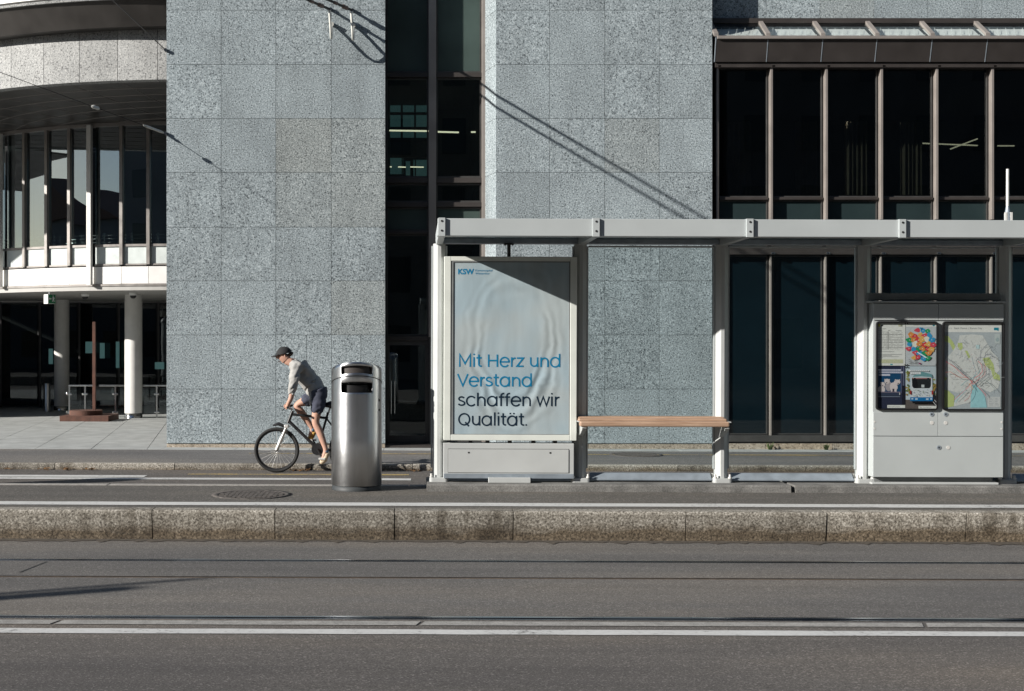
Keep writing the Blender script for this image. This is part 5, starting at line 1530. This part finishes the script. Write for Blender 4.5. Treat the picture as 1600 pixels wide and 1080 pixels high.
tag(PE, "cyclist in grey jacket, dark shorts and black cap leaning forward", "person")
# jacket
J = {'hem': (bp(496.5, 613), .165), 'waist': (bp(487, 600), .15), 'chest': (bp(476, 585), .15), 'top': (bp(466, 573.5), .128), 'collar': (bp(456.5, 567), .072), 'tail': (bp(489, 623, -.10), (.06, .045)), 'tip': (bp(486, 634, -.13), (.030, .022))}
JE = [('chest', 'waist'), ('waist', 'hem'), ('chest', 'top'), ('top', 'collar'), ('hem', 'tail'), ('tail', 'tip')]
for sgn, tg, sh_, el, wr in ((-1, 'l', (464.5, 572), (462, 596), (457.5, 618)), (1, 'r', (461, 575), (456, 595), (455, 617))):
    J['s' + tg] = (bp(sh_[0] + .5, sh_[1] + 1, sgn * .16), .092); J['e' + tg] = (bp(*el, sgn * .255), .066); J['m' + tg] = (bp((el[0] + wr[0]) / 2, (el[1] + wr[1]) / 2, sgn * .255), .058); J['w' + tg] = (bp(*wr, sgn * .25), .05)
    JE += [('top', 's' + tg), ('s' + tg, 'e' + tg), ('e' + tg, 'm' + tg), ('m' + tg, 'w' + tg)]
skin_mesh("jacket", J, JE, 'chest', "jacket", PE, sub=3, fold=.016)
S_ = {'waist': (bp(495, 608), .165), 'seat': (bp(500, 617), (.145, .19))}
SE = [('waist', 'seat')]
for sgn, tg, a, b_ in ((-1, 'l', (498, 634), (495.5, 650)), (1, 'r', (482, 625), (470, 630))):
    S_['h' + tg] = (bp(500, 618, sgn * .10), .125); S_['a' + tg] = (bp(*a, sgn * .10), .105); S_['b' + tg] = (bp(*b_, sgn * .10), .088)
    SE += [('seat', 'h' + tg), ('h' + tg, 'a' + tg), ('a' + tg, 'b' + tg)]
skin_mesh("shorts", S_, SE, 'seat', "shorts", PE, sub=3, fold=.014)
for sgn, an, to, shm in ((-1, (512.5, 710), (501.5, 724), "shoe_tan"), (1, (491, 678), (480.5, 686.5), "shoe_ochre")):
    h_ = {'a': (bp(an[0], an[1] - 2, sgn * .11), .042), 'h': (bp(an[0] + .8, an[1] + 3, sgn * .115), .044), 'm': (bp((an[0] + to[0]) / 2, (an[1] + to[1]) / 2 + 2.2, sgn * .12), .042), 't': (bp(*to, sgn * .125), .033)}
    o = skin_mesh("shoe", h_, [('a', 'h'), ('h', 'm'), ('m', 't')], 'h', shm, PE)
    o["label"] = "tan shoe" if sgn < 0 else "ochre shoe"
    ax_, ay_ = (511, 704) if sgn < 0 else (488.5, 672)
    skin_mesh("sock", {'a': (bp(ax_ - 1.2, ay_ - 4, sgn * .108), .044), 'b': (bp(ax_ + 1, ay_ + 5, sgn * .11), .044)}, [('a', 'b')], 'a', "sock_blue", PE, sub=1)
# cap, hair, ear, eye
hc = bp(444.5, 556)
ax = Vector((-.94, 0, -.20)).normalized(); upv = Vector((-.20, 0, .98)).normalized(); sd = ax.cross(upv)
def hp_(f, s_, u): return hc + ax * f + sd * s_ + upv * u
mb = MB(); vs = []; fs = []; nu = 24; nv = 8
for i in range(nv + 1):
    ph = math.pi / 2 * i / nv
    for j in range(nu):
        th = 2 * math.pi * j / nu
        vs.append(hp_(.112 * math.cos(th) * math.cos(ph), .098 * math.sin(th) * math.cos(ph), .022 + .10 * math.sin(ph)))
for i in range(nv):
    for j in range(nu): fs.append((i * nu + j, i * nu + (j + 1) % nu, (i + 1) * nu + (j + 1) % nu, (i + 1) * nu + j))
mb.add(vs, fs, smooth=True)
vz = []; 
for i in range(13):
    t_ = -1 + 2 * i / 12
    vz.append((hp_(.10 * math.sqrt(max(0, 1 - (t_ * .82) ** 2)) , .080 * t_, .034), hp_(.10 + .085 * math.sqrt(max(0, 1 - t_ * t_ * .9)), .078 * t_, .022 - .012 * abs(t_))))
vs = [v for p in vz for v in p] + [v - upv * .008 for p in vz for v in p]; k = len(vz) * 2
fs = [(2 * i, 2 * i + 1, 2 * i + 3, 2 * i + 2) for i in range(12)] + [(k + 2 * i, k + 2 * i + 2, k + 2 * i + 3, k + 2 * i + 1) for i in range(12)] + [(2 * i + 1, k + 2 * i + 1, k + 2 * i + 3, 2 * i + 3) for i in range(12)]
mb.add(vs, fs); mb.build("cap", "cap_black", PE)
skin_mesh("hair", {'a': (hp_(-.055, 0, .02), (.07, .088)), 'b': (hp_(-.078, 0, -.04), (.045, .07))}, [('a', 'b')], 'a', "hair_brown", PE)
for s_ in (-1, 1):
    skin_mesh("ear", {'a': (hp_(-.012, s_ * .098, .005), (.009, .009)), 'b': (hp_(-.016, s_ * .096, -.035), (.008, .008))}, [('a', 'b')], 'a', "skin", PE, sub=1)
mb = MB()
for s_ in (-1, 1):
    mb.tube([hp_(.082, s_ * .036, .002), hp_(.092, s_ * .034, .002)], [.011, .006], 8)
mb.build("eye", "cap_black", PE)
MB().tube([hp_(.085, -.025, -.075), hp_(.094, 0, -.073), hp_(.085, .025, -.075)], .006, 6).build("mouth", "corten", PE)

# ------------------------------------------------------------------ overhead span wires (their shadows fall across the stone)
LB_N = LIGHT
def span(ax_, ay_, d, T, r, label, ins=(), hang=None):
    A = Vector((PX(ax_, DF), DF - .004, PZ(ay_, DF))); d = Vector(d)
    t = thing("span_wire", A, label, "span wire", "overhead span wires anchored to the building", street=False)
    pts = [A, A + d * T]
    if T > 7: pts += [pts[-1] + Vector((-2.16, -1.0, .96)) * 14]      # added unseen length along the sun's direction, so its shadow stays one spot
    MB().tube(pts, r, 6).build("cable", "wire_black", t)
    mb = MB(); mb.tube([A, A + Vector((0, -.05, 0))], .028, 10); mb.build("wall_anchor", "polished_steel", t)
    for a, b_, rr, mt in ins:
        MB().tube([A + d * a, A + d * (a + (b_ - a) * .2), A + d * (a + (b_ - a) * .5), A + d * (a + (b_ - a) * .8), A + d * b_], [rr * .5, rr, rr * .85, rr, rr * .5], 10).build("insulator", mt, t)
    if hang:
        px, pts, rr = hang
        mb = MB(); mb.tube([(PX(px, DF - tt) + dx_, DF - tt, PZ(py, DF - tt)) for tt, py, dx_ in pts], rr, 8)
        mb.build("jumper_cable", "insulator_white", t)
        tt0, py0 = pts[0][0], pts[0][1]
        MB().tube([(PX(px, DF), DF, PZ(py0, DF)), (PX(px, DF - .1), DF - .1, PZ(py0 + 2, DF))], .034, 10).build("cable_sleeve", "insulator_white", t)
dW = (-.49, -1.0, -.025)
def loop(h0):
    return [(0.0, h0, 0), (.06, h0 + 2, 0), (.13, h0 + 8, 0), (.20, h0 + 16, 0), (.26, h0 + 21, -.005), (.32, h0 + 22, -.01), (.37, h0 + 17, -.015), (.41, h0 + 6, -.02), (.44, h0 - 8, -.03), (.455, h0 - 22, -.04)]
span(517, 15.5, dW, 7.8, .021, "dark span wire with brown insulator anchored high on the granite pier, left of two", [(.22, .38, .038, "insulator_brown"), (.50, .62, .03, "insulator_brown")], (518.5, loop(38), .020))
span(551.5, 17, dW, 7.8, .021, "dark span wire with brown insulator anchored high on the granite pier, right of two", [(.16, .32, .038, "insulator_brown"), (.46, .58, .03, "insulator_brown")], (552.5, loop(40), .020))
span(259.5, 209, (-1.277, -1.0, .377), 2.1, .005, "thin span wire crossing the curved building to the pier edge, lower one", [(.02, .25, .022, "insulator_white"), (.72, .80, .03, "insulator_white")])
span(259.5, 79, (-6, -1.0, 5.6), .9, .009, "thin steep span wire meeting the pier edge near the stone band, upper one", [(.35, .39, .03, "insulator_white")])

# fallen leaves in the gutter of the far kerb
mb = MB()
def leaf(px, py):
    D = GD(py, ZL); x = PX(px, D); a = rnd.uniform(0, 6.28); s_ = rnd.uniform(.015, .035)
    p = Vector((x, D, ZL + rnd.uniform(.005, .03))); u = Vector((math.cos(a), math.sin(a), rnd.uniform(-.4, .5))) * s_; v = Vector((-math.sin(a), math.cos(a), rnd.uniform(-.3, .4))) * s_ * .6
    mb.add([p - u, p - v, p + u, p + v], [(0, 1, 2, 3)])
for i in range(150):
    c_ = rnd.choice(((15, 14), (70, 12), (105, 6), (142, 14), (470, 18), (465, 20), (648, 14)))
    leaf(rnd.gauss(c_[0], c_[1] * .55), 735.8 + abs(rnd.gauss(0, .8)))
o = mb.build("fallen_leaves", "leaf_brown"); o["kind"] = "stuff"; o["label"] = "dry brown leaves lying in the gutter of the far kerb"; STREET.append(o)

# ------------------------------------------------------------------ what stands off to the side: poles that throw shadows into the street, houses mirrored in the glass
def pole_at(px, py, z, h, r, label, cat, name, head=True):
    D = GD(py, z); x = PX(px, D)
    bx, by = x - h / .96 * 2.16, D - h / .96
    t = thing(name, (bx, by, z), label, cat)
    MB().tube([(bx, by, z), (bx, by, z + h)], [r * 1.25, r], 12).build("shaft", "galvanised", t)
    MB().lathe([(r * 2.2, z), (r * 2.2, z + .05), (r * 1.3, z + .12)], bx, by, 14).build("foot", "galvanised", t)
    MB().lathe([(r, z + h), (r * .6, z + h + .04), (.001, z + h + .06)], bx, by, 12).build("cap", "bolt_dark", t)
pole_at(285, 907.5, ZS, 4.6, .035, "slim grey steel pole at the street edge left of the view", "pole", "signal_pole")
pole_at(170, 923, ZS, 4.2, .085, "thicker grey steel pole at the street edge left of the view", "pole", "lamp_post")
D = GD(749.5, ZL); x = PX(225, D); h = 3.0; bx, by = x - h / .96 * 2.16, D - h / .96
t = thing("advertising_column", (bx, by, ZL), "round advertising column beside the bus lane left of the view", "advertising column")
MB().lathe([(.22, ZL), (.22, ZL + h - .3)], bx, by, 28).build("drum", "kiosk_grey", t)
MB().lathe([(.25, ZL + h - .3), (.25, ZL + h - .22), (.16, ZL + h - .1), (.001, ZL + h)], bx, by, 28).build("cap", "shelter_dark", t)

def house(x0, x1, y1, h, roof, wall, label):
    t = thing("town_house", ((x0 + x1) / 2, y1, ZS), label, "building", "houses across the street", street=False)
    MB().box(x0, x1, y1 - 10, y1, ZS - .2, h).build("wall", wall, t)
    if roof: MB().ext([(x0 - .3, y1 + .4, h), (x0 - .3, y1 - 10.4, h), (x0 - .3, y1 - 5, h + roof)], (x1 - x0 + .6, 0, 0)).build("roof", "tile_roof", t)
    for fl in range(int(h // 3.3)):
        k = int((x1 - x0) // 2.6)
        for i in range(k):
            cx_ = x0 + (x1 - x0) * (i + .5) / k
            MB().box(cx_ - .55, cx_ + .55, y1 + .002, y1 + .03, ZS + .9 + fl * 3.3, ZS + 2.6 + fl * 3.3).build("window", "far_glass", t)
def side_house(x0, x1, y0, y1, h, roof, label):
    t = thing("town_house", ((x0 + x1) / 2, y1, ZS), label, "building", "houses across the street", street=False)
    MB().box(x0, x1, y0, y1, ZS - .2, h).build("wall", "far_facade_dark", t)
    MB().ext([(x1 + .4, y0 - .3, h), (x0 - .4, y0 - .3, h), ((x0 + x1) / 2, y0 - .3, h + roof)], (0, y1 - y0 + .6, 0)).build("roof", "tile_roof", t)
    for fl in range(int(h // 3.2)):
        k = int((y1 - y0) // 2.6)
        for i in range(k):
            c_ = y0 + (y1 - y0) * (i + .5) / k
            MB().box(x1 + .002, x1 + .03, c_ - .5, c_ + .5, ZS + .9 + fl * 3.2, ZS + 2.5 + fl * 3.2).build("window", "far_glass", t)
side_house(-86, -72, -4, 10, 6, 2.5, "low dark house with tiled roof down the street, far left")
side_house(-80, -68, -22, -7, 11, 3.5, "tall dark house with tiled roof down the street on the left")
side_house(-66, -54, -46, -26, 11, 3.0, "dark house with tiled roof across the street on the left")
side_house(-46, -34, -52, -36, 14, 3.0, "dark tall house with tiled roof across the street, left of the block")
house(-46, -16, -18, 13.5, 0, "far_facade_dark", "lower grey block across the street, left of the brown block")
house(-15, 14, -18, 27, 0, "far_facade", "tall brown block across the street behind the viewer")
house(15, 50, -18, 25, 0, "far_facade_dark", "wide tall grey block across the street, right of the brown block")

# the street falls very slightly to the right
Rt = Matrix.Translation((0, 0, CAMZ)) @ Matrix.Rotation(R(0.20), 4, 'Y') @ Matrix.Translation((0, 0, -CAMZ))
bpy.context.view_layer.update()
for o in STREET:
    if o.parent is None: o.matrix_world = Rt @ o.matrix_world
